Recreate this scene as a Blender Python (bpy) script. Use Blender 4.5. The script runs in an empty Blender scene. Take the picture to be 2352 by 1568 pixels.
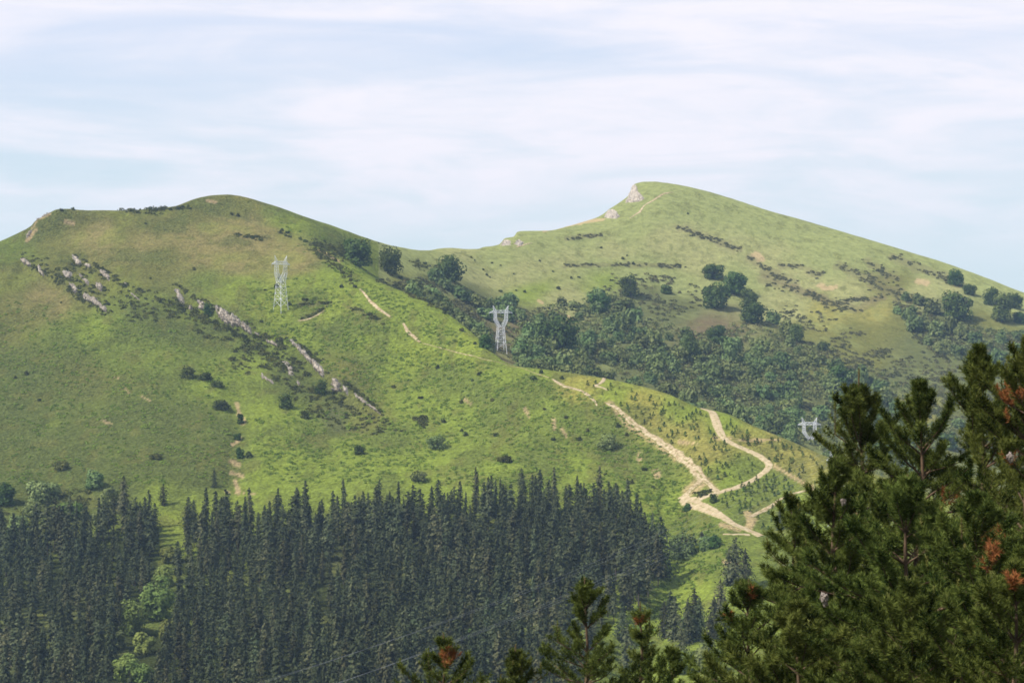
import bpy, math, random
import numpy as np
from math import radians, sin, cos, pi, sqrt

C = bpy.context.scene
COL = C.collection
random.seed(7)
RNG = np.random.default_rng(11)

# ------------------------------------------------------------------ camera, light, exposure
# photo units: the photograph measured 2352 wide, 1568 high; K turns (units * metres of depth) into metres
F_PX = 2309.0
K = (1024.0 / 2352.0) / F_PX
CX, CY = 1176.0, 784.0

cam_d = bpy.data.cameras.new("camera")
cam = bpy.data.objects.new("camera", cam_d)
COL.objects.link(cam)
cam.location = (0, 0, 0)
cam.rotation_euler = (radians(90), 0, 0)
cam_d.sensor_width = 36
cam_d.lens = 36 * F_PX / 1024.0
cam_d.clip_start = 0.5
cam_d.clip_end = 9000
C.camera = cam

SUN_DIR = np.array([-0.60, -0.33, 0.74]); SUN_DIR /= np.linalg.norm(SUN_DIR)
sun_d = bpy.data.lights.new("sun", 'SUN')
sun_d.energy = 4.6
sun_d.angle = radians(0.5)
sun_d.color = (1.0, 0.955, 0.88)
sun = bpy.data.objects.new("sun", sun_d)
COL.objects.link(sun)
from mathutils import Vector
sun.rotation_euler = Vector(SUN_DIR).to_track_quat('Z', 'Y').to_euler()

C.render.engine = 'CYCLES'
C.view_settings.view_transform = 'Standard'
C.view_settings.look = 'None'
C.view_settings.exposure = 0.38
C.view_settings.gamma = 1
C.cycles.max_bounces = 5
C.cycles.diffuse_bounces = 2
C.cycles.glossy_bounces = 1
C.cycles.transmission_bounces = 2
C.cycles.volume_bounces = 0
C.cycles.transparent_max_bounces = 4
C.cycles.use_denoising = True
C.cycles.denoising_prefilter = 'ACCURATE'
C.cycles.denoising_input_passes = 'RGB_ALBEDO_NORMAL'
C.cycles.filter_width = 1.7

w = bpy.data.worlds.new("World")
C.world = w
w.use_nodes = True


def build_world():
    nt = w.node_tree
    N, L = nt.nodes, nt.links
    N.clear()
    out = N.new('ShaderNodeOutputWorld')
    bg = N.new('ShaderNodeBackground')
    bg.inputs['Strength'].default_value = 0.1
    sky = N.new('ShaderNodeTexSky')
    sky.sky_type = 'NISHITA'
    sky.sun_disc = False
    sky.sun_elevation = math.asin(SUN_DIR[2])
    sky.sun_rotation = math.atan2(SUN_DIR[0], SUN_DIR[1])
    sky.air_density = 1.0
    sky.dust_density = 0.6
    sky.ozone_density = 1.4
    tc = N.new('ShaderNodeTexCoord')
    sep = N.new('ShaderNodeSeparateXYZ')
    L.new(tc.outputs['Generated'], sep.inputs[0])

    def noise(sx, sz, scale, detail, rough, dist, off):
        comb = N.new('ShaderNodeCombineXYZ')
        m1 = N.new('ShaderNodeMath'); m1.operation = 'MULTIPLY_ADD'
        m1.inputs[1].default_value = sx; m1.inputs[2].default_value = off
        m2 = N.new('ShaderNodeMath'); m2.operation = 'MULTIPLY'; m2.inputs[1].default_value = sz
        L.new(sep.outputs['X'], m1.inputs[0]); L.new(sep.outputs['Z'], m2.inputs[0])
        L.new(m1.outputs[0], comb.inputs[0]); L.new(m2.outputs[0], comb.inputs[1])
        L.new(sep.outputs['Y'], comb.inputs[2])
        n = N.new('ShaderNodeTexNoise')
        n.inputs['Scale'].default_value = scale; n.inputs['Detail'].default_value = detail
        n.inputs['Roughness'].default_value = rough; n.inputs['Distortion'].default_value = dist
        L.new(comb.outputs[0], n.inputs['Vector'])
        return n.outputs['Fac']

    def ramp(fac, a, b, lo=0.0, hi=1.0):
        m = N.new('ShaderNodeMapRange'); m.interpolation_type = 'SMOOTHSTEP'
        m.inputs['From Min'].default_value = a; m.inputs['From Max'].default_value = b
        m.inputs['To Min'].default_value = lo; m.inputs['To Max'].default_value = hi
        L.new(fac, m.inputs['Value'])
        return m.outputs['Result']

    def mix(fac, c1, c2):
        m = N.new('ShaderNodeMix'); m.data_type = 'RGBA'
        if isinstance(fac, float): m.inputs['Factor'].default_value = fac
        else: L.new(fac, m.inputs['Factor'])
        for s, c in (('A', c1), ('B', c2)):
            sock = [i for i in m.inputs if i.name == s and i.type == 'RGBA'][0]
            if isinstance(c, tuple): sock.default_value = c + (1,)
            else: L.new(c, sock)
        return [o for o in m.outputs if o.type == 'RGBA'][0]

    def mul(a, b):
        m = N.new('ShaderNodeMath'); m.operation = 'MULTIPLY'
        L.new(a, m.inputs[0])
        if isinstance(b, float): m.inputs[1].default_value = b
        else: L.new(b, m.inputs[1])
        return m.outputs[0]

    # the thin veil of high cloud thickens towards the horizon, opens overhead
    veil = ramp(sep.outputs['Z'], 0.12, 0.75, 0.92, 0.12)
    vc = mix(ramp(sep.outputs['Z'], 0.04, 0.15), (5.35, 6.4, 6.95), (5.45, 6.1, 7.5))
    c1 = mix(veil, sky.outputs[0], vc)
    big = noise(4.2, 22.0, 1.0, 5.0, 0.55, 0.6, 5.9)
    fine = noise(9.0, 48.0, 1.0, 5.0, 0.55, 0.9, 7.7)
    low = ramp(sep.outputs['Z'], 0.022, 0.075, 0.12, 1.0)
    cl = mul(ramp(big, 0.30, 0.56), low)
    wisp = noise(26.0, 105.0, 1.0, 6.0, 0.6, 1.0, 4.1)
    tex = mul(ramp(fine, 0.30, 0.62, 0.40, 1.0), ramp(wisp, 0.3, 0.62, 0.84, 1.0))
    cl = mul(cl, tex)
    high = ramp(sep.outputs['Z'], 0.2, 0.7, 1.0, 0.35)
    cl = mul(cl, high)
    c2 = mix(cl, c1, (7.5, 7.3, 7.85))
    L.new(c2, bg.inputs['Color'])
    L.new(bg.outputs[0], out.inputs[0])


build_world()

# ------------------------------------------------------------------ helpers
def lin(r, g, b):
    f = lambda c: (c / 255 / 12.92) if c <= 10 else ((c / 255 + 0.055) / 1.055) ** 2.4
    return np.array([f(r), f(g), f(b)])


def _hash(ix, iy, seed):
    h = (ix.astype(np.int64) * 374761393 + iy.astype(np.int64) * 668265263 + seed * 2147483647) & 0xFFFFFFFF
    h = ((h ^ (h >> 13)) * 1274126177) & 0xFFFFFFFF
    return ((h ^ (h >> 16)) & 0xFFFFFF) / float(0xFFFFFF)


def vnoise(x, y, seed=0):
    x = np.asarray(x, float); y = np.asarray(y, float)
    ix = np.floor(x); iy = np.floor(y)
    fx = x - ix; fy = y - iy
    ix = ix.astype(np.int64); iy = iy.astype(np.int64)
    fx = fx * fx * fx * (fx * (fx * 6 - 15) + 10); fy = fy * fy * fy * (fy * (fy * 6 - 15) + 10)
    a = _hash(ix, iy, seed); b = _hash(ix + 1, iy, seed)
    c = _hash(ix, iy + 1, seed); d = _hash(ix + 1, iy + 1, seed)
    return (a + (b - a) * fx) * (1 - fy) + (c + (d - c) * fx) * fy


def fbm(x, y, seed=0, octv=4, gain=0.5):
    s = 0; a = 1; t = 0
    for o in range(octv):
        s = s + a * vnoise(x * 2 ** o + 17.3 * o, y * 2 ** o - 9.1 * o, seed + o * 13)
        t += a; a *= gain
    return s / t - 0.5


def pchip(x, y, xq):
    x = np.asarray(x, float); y = np.asarray(y, float)
    h = np.diff(x); dl = np.diff(y) / h
    m = np.zeros_like(y)
    w1 = 2 * h[1:] + h[:-1]; w2 = h[1:] + 2 * h[:-1]
    same = dl[:-1] * dl[1:] > 0
    with np.errstate(divide='ignore', invalid='ignore'):
        hm = (w1 + w2) / (w1 / dl[:-1] + w2 / dl[1:])
    m[1:-1] = np.where(same, hm, 0)
    m[0] = dl[0]; m[-1] = dl[-1]
    i = np.clip(np.searchsorted(x, xq, side='right') - 1, 0, len(h) - 1)
    t = (xq - x[i]) / h[i]
    t = np.clip(t, 0, 1)
    h00 = (1 + 2 * t) * (1 - t) ** 2; h10 = t * (1 - t) ** 2
    h01 = t * t * (3 - 2 * t); h11 = t * t * (t - 1)
    return h00 * y[i] + h10 * h[i] * m[i] + h01 * y[i + 1] + h11 * h[i] * m[i + 1]


def sstep(a, b, x):
    t = np.clip((x - a) / (b - a), 0, 1)
    return t * t * (3 - 2 * t)


def inpoly(px, py, poly):
    px = np.asarray(px, float); py = np.asarray(py, float)
    r = np.zeros(px.shape, bool)
    n = len(poly)
    for i in range(n):
        x1, y1 = poly[i]; x2, y2 = poly[(i + 1) % n]
        if y1 == y2: continue
        c = ((y1 > py) != (y2 > py)) & (px < (x2 - x1) * (py - y1) / (y2 - y1) + x1)
        r ^= c
    return r


def np_mesh(name, V, tris=None, quads=None, mats=(), tri_mat=None, quad_mat=None, smooth=False):
    me = bpy.data.meshes.new(name)
    V = np.asarray(V, np.float32)
    tris = np.zeros((0, 3), np.int32) if tris is None else np.asarray(tris, np.int32)
    quads = np.zeros((0, 4), np.int32) if quads is None else np.asarray(quads, np.int32)
    nt, nq = len(tris), len(quads)
    me.vertices.add(len(V)); me.vertices.foreach_set("co", V.ravel())
    loops = np.concatenate([tris.ravel(), quads.ravel()]).astype(np.int32)
    me.loops.add(len(loops)); me.loops.foreach_set("vertex_index", loops)
    me.polygons.add(nt + nq)
    start = np.concatenate([np.arange(nt) * 3, nt * 3 + np.arange(nq) * 4]).astype(np.int32)
    me.polygons.foreach_set("loop_start", start)
    for m in mats: me.materials.append(m)
    if tri_mat is not None or quad_mat is not None:
        a = np.zeros(nt, np.int32) if tri_mat is None else np.asarray(tri_mat, np.int32)
        b = np.zeros(nq, np.int32) if quad_mat is None else np.asarray(quad_mat, np.int32)
        me.polygons.foreach_set("material_index", np.concatenate([a, b]))
    me.polygons.foreach_set("use_smooth", np.full(nt + nq, smooth, bool))
    me.update(calc_edges=True)
    return me


def link(name, data, parent=None, loc=None, label=None, cat=None, group=None, kind=None):
    o = bpy.data.objects.new(name, data)
    COL.objects.link(o)
    if parent: o.parent = parent
    if loc is not None: o.location = [float(v) for v in loc]
    if label: o['label'] = label
    if cat: o['category'] = cat
    if group: o['group'] = group
    if kind: o['kind'] = kind
    return o


def copy_tree(root, loc, rz=0.0, sc=(1, 1, 1), tilt=(0, 0), label=None, group=None):
    r = root.copy(); COL.objects.link(r)
    r.location = [float(v) for v in loc]; r.rotation_euler = (tilt[0], tilt[1], rz); r.scale = sc
    if label: r['label'] = label
    if group: r['group'] = group
    for ch in root.children:
        c = ch.copy(); COL.objects.link(c); c.parent = r
        for g in ch.children:
            d = g.copy(); COL.objects.link(d); d.parent = c
    return r


# ------------------------------------------------------------------ materials
def new_mat(name):
    m = bpy.data.materials.new(name); m.use_nodes = True
    nt = m.node_tree; nt.nodes.clear()
    return m, nt, nt.nodes, nt.links


def rgba(c): return (float(c[0]), float(c[1]), float(c[2]), 1.0)


def leaf_mat(name, c_dark, c_light, transl=0.3, clump=0.35, island=False, var=0.25, hue=0.03):
    m, nt, N, L = new_mat(name)
    out = N.new('ShaderNodeOutputMaterial')
    tc = N.new('ShaderNodeTexCoord')
    n1 = N.new('ShaderNodeTexNoise'); n1.inputs['Scale'].default_value = clump; n1.inputs['Detail'].default_value = 3
    L.new(tc.outputs['Object'], n1.inputs['Vector'])
    mr = N.new('ShaderNodeMapRange'); mr.inputs['From Min'].default_value = 0.3; mr.inputs['From Max'].default_value = 0.7
    fac = n1.outputs['Fac']
    if island:
        g = N.new('ShaderNodeNewGeometry')
        mx = N.new('ShaderNodeMath'); mx.operation = 'MULTIPLY_ADD'; mx.inputs[1].default_value = 0.4
        ad = N.new('ShaderNodeMath'); ad.operation = 'ADD'; ad.inputs[1].default_value = -0.2
        L.new(g.outputs['Random Per Island'], mx.inputs[0]); L.new(n1.outputs['Fac'], ad.inputs[0])
        L.new(ad.outputs[0], mx.inputs[2]); fac = mx.outputs[0]
    L.new(fac, mr.inputs['Value'])
    mx = N.new('ShaderNodeMix'); mx.data_type = 'RGBA'
    L.new(mr.outputs[0], mx.inputs[0]); mx.inputs[6].default_value = rgba(c_dark); mx.inputs[7].default_value = rgba(c_light)
    oi = N.new('ShaderNodeObjectInfo')
    hv = N.new('ShaderNodeHueSaturation')
    v = N.new('ShaderNodeMapRange'); v.inputs['To Min'].default_value = 1 - var; v.inputs['To Max'].default_value = 1 + var
    h = N.new('ShaderNodeMapRange'); h.inputs['To Min'].default_value = 0.5 - hue; h.inputs['To Max'].default_value = 0.5 + hue
    sq = N.new('ShaderNodeMath'); sq.operation = 'FRACT'
    mm = N.new('ShaderNodeMath'); mm.operation = 'MULTIPLY'; mm.inputs[1].default_value = 7.31
    L.new(oi.outputs['Random'], mm.inputs[0]); L.new(mm.outputs[0], sq.inputs[0])
    L.new(oi.outputs['Random'], v.inputs['Value']); L.new(sq.outputs[0], h.inputs['Value'])
    L.new(mx.outputs[2], hv.inputs['Color']); L.new(v.outputs[0], hv.inputs['Value']); L.new(h.outputs[0], hv.inputs['Hue'])
    d = N.new('ShaderNodeBsdfDiffuse'); t = N.new('ShaderNodeBsdfTranslucent'); s = N.new('ShaderNodeMixShader')
    L.new(hv.outputs[0], d.inputs[0]); L.new(hv.outputs[0], t.inputs[0])
    s.inputs[0].default_value = transl
    L.new(d.outputs[0], s.inputs[1]); L.new(t.outputs[0], s.inputs[2])
    L.new(s.outputs[0], out.inputs[0])
    return m


def rough_mat(name, c1, c2, scale=1.0, bump=0.5, bdist=0.2, rough=0.9, metallic=0.0, stretch=(1, 1, 1), detail=6):
    m, nt, N, L = new_mat(name)
    out = N.new('ShaderNodeOutputMaterial')
    p = N.new('ShaderNodeBsdfPrincipled')
    p.inputs['Roughness'].default_value = rough; p.inputs['Metallic'].default_value = metallic
    p.inputs['Specular IOR Level'].default_value = 0.2
    tc = N.new('ShaderNodeTexCoord'); mp = N.new('ShaderNodeMapping'); mp.inputs['Scale'].default_value = stretch
    L.new(tc.outputs['Object'], mp.inputs[0])
    n = N.new('ShaderNodeTexNoise'); n.inputs['Scale'].default_value = scale; n.inputs['Detail'].default_value = detail
    n.inputs['Roughness'].default_value = 0.65
    L.new(mp.outputs[0], n.inputs['Vector'])
    mr = N.new('ShaderNodeMapRange'); mr.inputs['From Min'].default_value = 0.35; mr.inputs['From Max'].default_value = 0.65
    L.new(n.outputs['Fac'], mr.inputs['Value'])
    mx = N.new('ShaderNodeMix'); mx.data_type = 'RGBA'
    L.new(mr.outputs[0], mx.inputs[0]); mx.inputs[6].default_value = rgba(c1); mx.inputs[7].default_value = rgba(c2)
    L.new(mx.outputs[2], p.inputs['Base Color'])
    b = N.new('ShaderNodeBump'); b.inputs['Strength'].default_value = bump; b.inputs['Distance'].default_value = bdist
    L.new(n.outputs['Fac'], b.inputs['Height']); L.new(b.outputs[0], p.inputs['Normal'])
    L.new(p.outputs[0], out.inputs[0])
    return m


# ------------------------------------------------------------------ terrain
LINES = {  # (photo X, photo Y, depth)
    'edge': [(-450, 780, 1470), (-300, 730, 1500), (0, 640, 1570), (400, 600, 1590), (700, 600, 1600), (894, 658, 1560), (1017, 715, 1515),
             (1090, 769, 1470), (1131, 808, 1440), (1176, 837, 1418), (1270, 849, 1405), (1369, 863, 1392), (1450, 880, 1378), (1526, 901, 1362), (1609, 936, 1325),
             (1660, 946, 1315), (1743, 983, 1295), (1842, 1024, 1265), (1886, 1044, 1250), (2100, 1120, 1195), (2352, 1210, 1150), (2800, 1360, 1090)],
    'rav': [(-450, 765, 1490), (-300, 710, 1530), (0, 610, 1600), (400, 560, 1630), (700, 570, 1640), (894, 664, 1600), (1017, 735, 1570),
            (1131, 845, 1510), (1369, 930, 1490), (1609, 1000, 1430), (1842, 1090, 1440), (2352, 1290, 1350), (2800, 1430, 1310)],
    'far1': [(-450, 750, 1520), (-300, 695, 1560), (0, 590, 1630), (400, 530, 1665), (700, 545, 1685), (894, 646, 1740), (960, 680, 1715), (1017, 713, 1685),
             (1131, 812, 1600), (1369, 882, 1610), (1609, 950, 1600), (1842, 1035, 1590), (2352, 1200, 1600), (2800, 1330, 1540)],
    'far2': [(-450, 735, 1560), (-300, 680, 1600), (0, 570, 1660), (400, 495, 1700), (700, 520, 1725), (894, 600, 1800), (1017, 640, 1880),
             (1131, 680, 1930), (1369, 690, 2000), (1609, 690, 2050), (1842, 760, 2000), (2100, 830, 1950), (2352, 900, 1900), (2800, 1020, 1830)],
}
CREST_Y = [(-450, 725), (-300, 668), (-100, 590), (0, 553), (40, 535), (72, 518), (80, 508), (95, 499), (110, 490), (130, 481), (150, 479), (210, 482), (280, 482), (340, 479),
           (400, 473), (425, 465), (445, 457), (462, 452), (490, 448), (520, 447), (545, 449), (560, 452), (620, 470), (700, 498), (800, 533), (860, 554), (920, 570), (960, 576),
           (983, 577), (1000, 573), (1020, 570), (1040, 570), (1070, 573), (1098, 573), (1110, 568), (1146, 565), (1152, 556), (1160, 547), (1180, 543), (1188, 532), (1200, 530), (1260, 530),
           (1310, 518), (1345, 509), (1384, 503), (1390, 496), (1396, 486), (1410, 478), (1425, 469), (1438, 460), (1445, 448), (1449, 436), (1453, 427), (1464, 421), (1480, 418), (1500, 418), (1520, 420), (1540, 423),
           (1580, 430), (1650, 448), (1750, 480), (1850, 508), (1950, 537), (2050, 567), (2150, 597), (2250, 632), (2352, 672), (2500, 725), (2800, 830)]
CREST_D = [(-450, 1740), (-300, 1720), (0, 1690), (400, 1730), (520, 1760), (700, 1790), (860, 1880), (980, 2020), (1100, 2120), (1300, 2250), (1480, 2400),
           (1750, 2420), (2050, 2370), (2352, 2300), (2800, 2220)]

XS = np.arange(-450, 2801, 2.6)
DS = np.concatenate([np.linspace(60, 870, 48), np.arange(880, 2462, 2.7), np.linspace(2470, 3300, 26)])
NX, ND = len(XS), len(DS)


def line(tab, i, xq):
    a = np.array(tab, float)
    return pchip(a[:, 0], a[:, i], xq)


LY = {k: line(v, 1, XS) for k, v in LINES.items()}
LD = {k: line(v, 2, XS) for k, v in LINES.items()}
crY = line(CREST_Y, 1, XS); crD = line(CREST_D, 1, XS)
def gsmooth(a, s):
    r = int(s * 3 / 2.6); kx = np.exp(-0.5 * (np.arange(-r, r + 1) * 2.6 / s) ** 2); kx /= kx.sum()
    return np.convolve(np.pad(a, r, mode='edge'), kx, mode='valid')


crYs = gsmooth(crY, 45.0)
Z = np.zeros((NX, ND))
for i, X in enumerate(XS):
    kd = [60, 250, 500, 690]; kz = [-20.2, -78, -145, -188]
    Ye, de = LY['edge'][i], LD['edge'][i]
    for f in (0, 0.25, 0.5, 0.75):
        d = 905 + (de - 905) * f; Y = 1620 + (Ye - 1620) * f
        kd.append(d); kz.append((CY - Y) * K * d)
    for n in ('edge', 'rav', 'far1', 'far2'):
        kd.append(LD[n][i]); kz.append((CY - LY[n][i]) * K * LD[n][i])
    zc = (CY - crYs[i]) * K * crD[i]
    kd += [crD[i], crD[i] + 160, 3310]; kz += [zc, zc - 50, zc - 300]
    Z[i] = pchip(kd, kz, DS)
GX, GD = np.meshgrid(XS, DS, indexing='ij')
dlt = ((crYs - crY) * K * crD)[:, None]; off = (GD - crD[:, None]) / np.where(GD < crD[:, None], 26.0, 60.0)
Z += dlt * np.exp(-off ** 2)
WX = (GX - CX) * K * GD
PY = CY - Z / (K * GD)
near_line = np.minimum(np.abs(GD - LD['edge'][:, None]) + 150 * (1 - sstep(640, 900, GX)), np.abs(GD - crD[:, None]))
amp = np.clip(near_line / 110, 0.12, 1)
inner = sstep(850, 950, GD)
Z += inner * amp * (9.0 * fbm(WX / 170, GD / 170, 3, 3) + 4.0 * fbm(WX / 55, GD / 55, 5, 3))
Z += inner * (0.9 * fbm(WX / 16, GD / 16, 8, 3) + 0.35 * fbm(WX / 6, GD / 6, 9, 2)) * np.clip(near_line / 60, 0.65, 1)


def polydist(px, py, pts):
    """distance and side (positive = right of travel) to a polyline"""
    best = np.full(px.shape, 1e9); side = np.zeros(px.shape); par = np.zeros(px.shape)
    n = len(pts) - 1
    for j in range(n):
        x1, y1 = pts[j]; x2, y2 = pts[j + 1]
        vx, vy = x2 - x1, y2 - y1
        t = np.clip(((px - x1) * vx + (py - y1) * vy) / (vx * vx + vy * vy), 0, 1)
        dx = px - x1 - t * vx; dy = py - y1 - t * vy
        d = np.hypot(dx, dy)
        m = d < best
        best = np.where(m, d, best)
        side = np.where(m, np.sign(vx * (py - y1) - vy * (px - x1)), side)
        par = np.where(m, (j + t) / n, par)
    return best, side, par


nearface = GD < (np.where(GX < 880, 1e5, LD['edge'][:, None] - 5))
SPINE = [(395, 655), (470, 705), (560, 750), (640, 785), (700, 815), (750, 865), (800, 905), (880, 955)]
dd, sd, tt = polydist(GX, PY, SPINE)
taper = sstep(0, 0.08, tt) * (1 - sstep(0.9, 1, tt))
Z += nearface * taper * np.where(sd > 0, -4.0 * sstep(0, 9, dd) * (1 - sstep(20, 170, dd)), 1.0 * (1 - sstep(0, 25, dd)))
for pts, dep in (([(40, 590), (110, 630), (200, 690), (260, 725)], 3.5), ([(165, 585), (230, 625), (320, 690)], 3.0)):
    dd, sd, tt = polydist(GX, PY, pts)
    taper = sstep(0, 0.1, tt) * (1 - sstep(0.85, 1, tt))
    Z += nearface * taper * np.where(sd > 0, -dep * sstep(0, 7, dd) * (1 - sstep(12, 90, dd)), 0)
dd, sd, tt = polydist(GX, PY, [(535, 900), (550, 965), (545, 1030), (535, 1130), (520, 1240)])
Z += nearface * -2.2 * np.exp(-(dd / 30) ** 2)
dd, sd, tt = polydist(GX, PY, [(1560, 1180), (1560, 1330), (1470, 1470), (1400, 1650)])
Z += nearface * -7.0 * np.exp(-(dd / 60) ** 2)
PY = CY - Z / (K * GD)
YMIN = np.minimum.accumulate(np.where(GD >= 880, PY, 1e9), axis=1)
K0 = int(np.searchsorted(DS, 880))


def hit(X, Y):
    """first ground point seen at a photo position -> world xyz"""
    ci = int(np.clip(round((X - XS[0]) / 2.6), 0, NX - 1))
    col = YMIN[ci]
    k = int(np.searchsorted(-col, -Y))
    k = min(max(k, K0 + 1), ND - 1)
    y0, y1 = PY[ci, k - 1], PY[ci, k]
    t = np.clip((y0 - Y) / (y0 - y1 + 1e-9), 0, 1) if y0 > Y else 1.0
    d = DS[k - 1] + t * (DS[k] - DS[k - 1])
    x = (X - CX) * K * d
    return np.array([x, d, zat(x, d)])


def zat(x, y):
    x = np.asarray(x, float); y = np.asarray(y, float)
    X = CX + x / (K * y)
    fi = np.clip((X - XS[0]) / 2.6, 0, NX - 1.001); i = fi.astype(int); fi = fi - i
    j = np.clip(np.searchsorted(DS, y, side='right') - 1, 0, ND - 2)
    fj = (y - DS[j]) / (DS[j + 1] - DS[j])
    return (Z[i, j] * (1 - fi) + Z[i + 1, j] * fi) * (1 - fj) + (Z[i, j + 1] * (1 - fi) + Z[i + 1, j + 1] * fi) * fj


def proj(p):
    p = np.asarray(p)
    return CX + p[..., 0] / (K * p[..., 1]), CY - p[..., 2] / (K * p[..., 1])


# --- ground cover map: which plants grow where
PAL = {'b': lin(118, 131, 53), 'B': lin(125, 136, 54), 'g': lin(102, 113, 51), 'o': lin(104, 104, 54), 'd': lin(90, 98, 50),
       't': lin(131, 121, 74), 'f': lin(144, 143, 92), 'F': lin(134, 139, 84), 's': lin(92, 96, 58), 'y': lin(142, 136, 66),
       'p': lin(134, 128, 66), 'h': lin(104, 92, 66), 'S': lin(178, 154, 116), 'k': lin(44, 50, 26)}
PTS = [  # near hill
    (20, 570, 'g'), (10, 650, 'o'), (100, 530, 'o'), (200, 500, 'o'), (330, 510, 'o'), (440, 490, 'o'), (500, 460, 'o'), (560, 470, 'p'), (640, 500, 'g'), (680, 520, 'b'),
    (740, 545, 'g'), (230, 540, 't'), (330, 560, 't'), (420, 560, 't'), (500, 540, 't'), (560, 560, 't'), (470, 600, 't'), (370, 590, 'o'), (300, 540, 'o'), (600, 520, 't'),
    (620, 550, 't'), (690, 570, 't'), (680, 610, 't'), (560, 610, 't'), (480, 640, 'g'), (560, 650, 'b'), (610, 690, 'B'), (700, 660, 'b'), (760, 640, 'b'), (740, 700, 'B'), (680, 760, 'b'),
    (780, 760, 'g'), (850, 800, 'b'), (900, 840, 'b'), (800, 850, 'o'), (960, 830, 'B'), (920, 720, 'b'), (860, 640, 'b'), (1000, 760, 'b'), (1060, 800, 'B'), (1150, 850, 'b'), (1000, 870, 'g'),
    (1100, 900, 'g'), (950, 930, 'b'), (1050, 960, 'b'), (1150, 960, 'g'), (1250, 920, 'b'), (1300, 960, 'g'), (1380, 980, 'g'), (1230, 870, 'b'), (1320, 890, 'y'), (1400, 900, 'B'),
    (1480, 920, 'y'), (1500, 960, 'p'), (1570, 990, 'p'), (1620, 1040, 'p'), (1560, 940, 'b'), (1680, 960, 'b'), (1720, 1000, 'p'), (1800, 1030, 'p'), (1850, 1070, 'p'), (1720, 1070, 'g'), (1660, 1090, 'b'),
    (1700, 1150, 'g'), (1790, 1110, 'g'), (1850, 1180, 'b'), (1500, 1060, 'g'), (1430, 1040, 'd'), (1350, 1060, 'b'), (1250, 1050, 'g'), (1150, 1060, 'b'), (1530, 1150, 'b'), (1600, 1200, 'g'),
    (1500, 1250, 'b'), (1580, 1340, 'b'), (1480, 1420, 'b'), (1420, 1480, 'b'), (1650, 1280, 'g'), (30, 750, 'o'), (100, 700, 't'), (60, 850, 'd'), (150, 780, 'g'), (220, 760, 'b'), (200, 650, 'o'), (150, 640, 'o'),
    (300, 640, 'o'), (330, 700, 'd'), (300, 740, 'g'), (400, 740, 'd'), (480, 780, 'd'), (560, 800, 'g'), (560, 850, 'b'), (640, 860, 'd'), (700, 900, 'd'), (620, 940, 'b'), (440, 800, 'g'), (340, 800, 'g'), (280, 820, 'g'),
    (200, 850, 'o'), (350, 870, 'g'), (100, 930, 'd'), (200, 960, 'd'), (330, 960, 'd'), (420, 960, 'd'), (480, 880, 'b'), (480, 1000, 'd'), (300, 1050, 'd'), (400, 1080, 'd'), (150, 1060, 'd'), (50, 1050, 'd'), (460, 1090, 'd'),
    (620, 1000, 'b'), (700, 990, 'g'), (780, 960, 's'), (840, 960, 'o'), (720, 1060, 'b'), (650, 1090, 'b'), (800, 1040, 'b'), (900, 1000, 'g'), (900, 1070, 'b'), (1000, 1080, 'b'), (600, 1100, 'b'), (400, 1190, 'B'), (380, 1150, 'b'), (250, 1130, 'd'),
    (100, 1200, 'd'), (300, 1300, 'd'), (370, 1280, 'g'), (350, 1400, 'g'), (800, 1300, 's'), (1100, 1450, 'g'), (600, 1400, 's'), (1000, 1300, 's'), (200, 1450, 's'), (1300, 1300, 's'), (1250, 1500, 's'), (800, 1500, 's')]
PTF = [  # far hill
    (980, 600, 'F'), (1060, 600, 'f'), (1120, 640, 'f'), (1150, 590, 'F'), (1250, 560, 'F'), (1200, 620, 'f'), (1300, 600, 'f'), (1350, 545, 'F'), (1400, 570, 'f'), (1450, 520, 'F'), (1480, 450, 'F'), (1550, 480, 'F'), (1530, 540, 'f'), (1600, 600, 'f'),
    (1650, 480, 'F'), (1750, 520, 'F'), (1850, 560, 'F'), (1950, 570, 'F'), (1700, 560, 'f'), (1780, 600, 'f'), (1850, 640, 'f'), (1950, 680, 'f'), (1900, 600, 'F'), (2050, 600, 'F'), (2150, 620, 'F'), (2250, 650, 'F'), (2340, 690, 'F'), (2150, 670, 'f'), (2050, 640, 'o'),
    (1350, 620, 'F'), (1370, 640, 'b'), (1220, 665, 'b'), (1280, 680, 'f'), (1300, 710, 'f'), (1420, 620, 'F'), (1500, 620, 'F'), (1560, 640, 'F'), (1470, 700, 's'), (1550, 720, 's'), (1400, 720, 's'), (1250, 740, 's'), (1150, 720, 's'), (1100, 680, 's'), (1000, 650, 's'),
    (1080, 730, 'h'), (1170, 760, 'h'), (1350, 780, 's'), (1450, 820, 's'), (1550, 860, 's'), (1650, 880, 's'), (1750, 920, 's'), (1850, 980, 's'), (1620, 760, 'h'), (1800, 720, 'f'), (1830, 760, 'o'), (1900, 720, 'p'), (1950, 760, 'o'), (2000, 720, 'p'), (1850, 820, 's'), (1780, 800, 's'),
    (1900, 850, 'o'), (2000, 830, 'o'), (2100, 780, 's'), (2050, 760, 'o'), (2150, 820, 's'), (2250, 800, 's'), (2340, 800, 's'), (2080, 870, 's'), (2150, 880, 's'), (2250, 900, 's'), (2000, 900, 's'), (1950, 950, 's'), (2050, 960, 's'), (2100, 950, 'p'), (2200, 960, 's'), (2300, 1000, 's'),
    (950, 610, 'F'), (900, 600, 'F'), (940, 640, 'o'), (880, 570, 'F'), (1700, 640, 'F'), (2180, 720, 's'), (2300, 740, 'o')]


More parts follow.
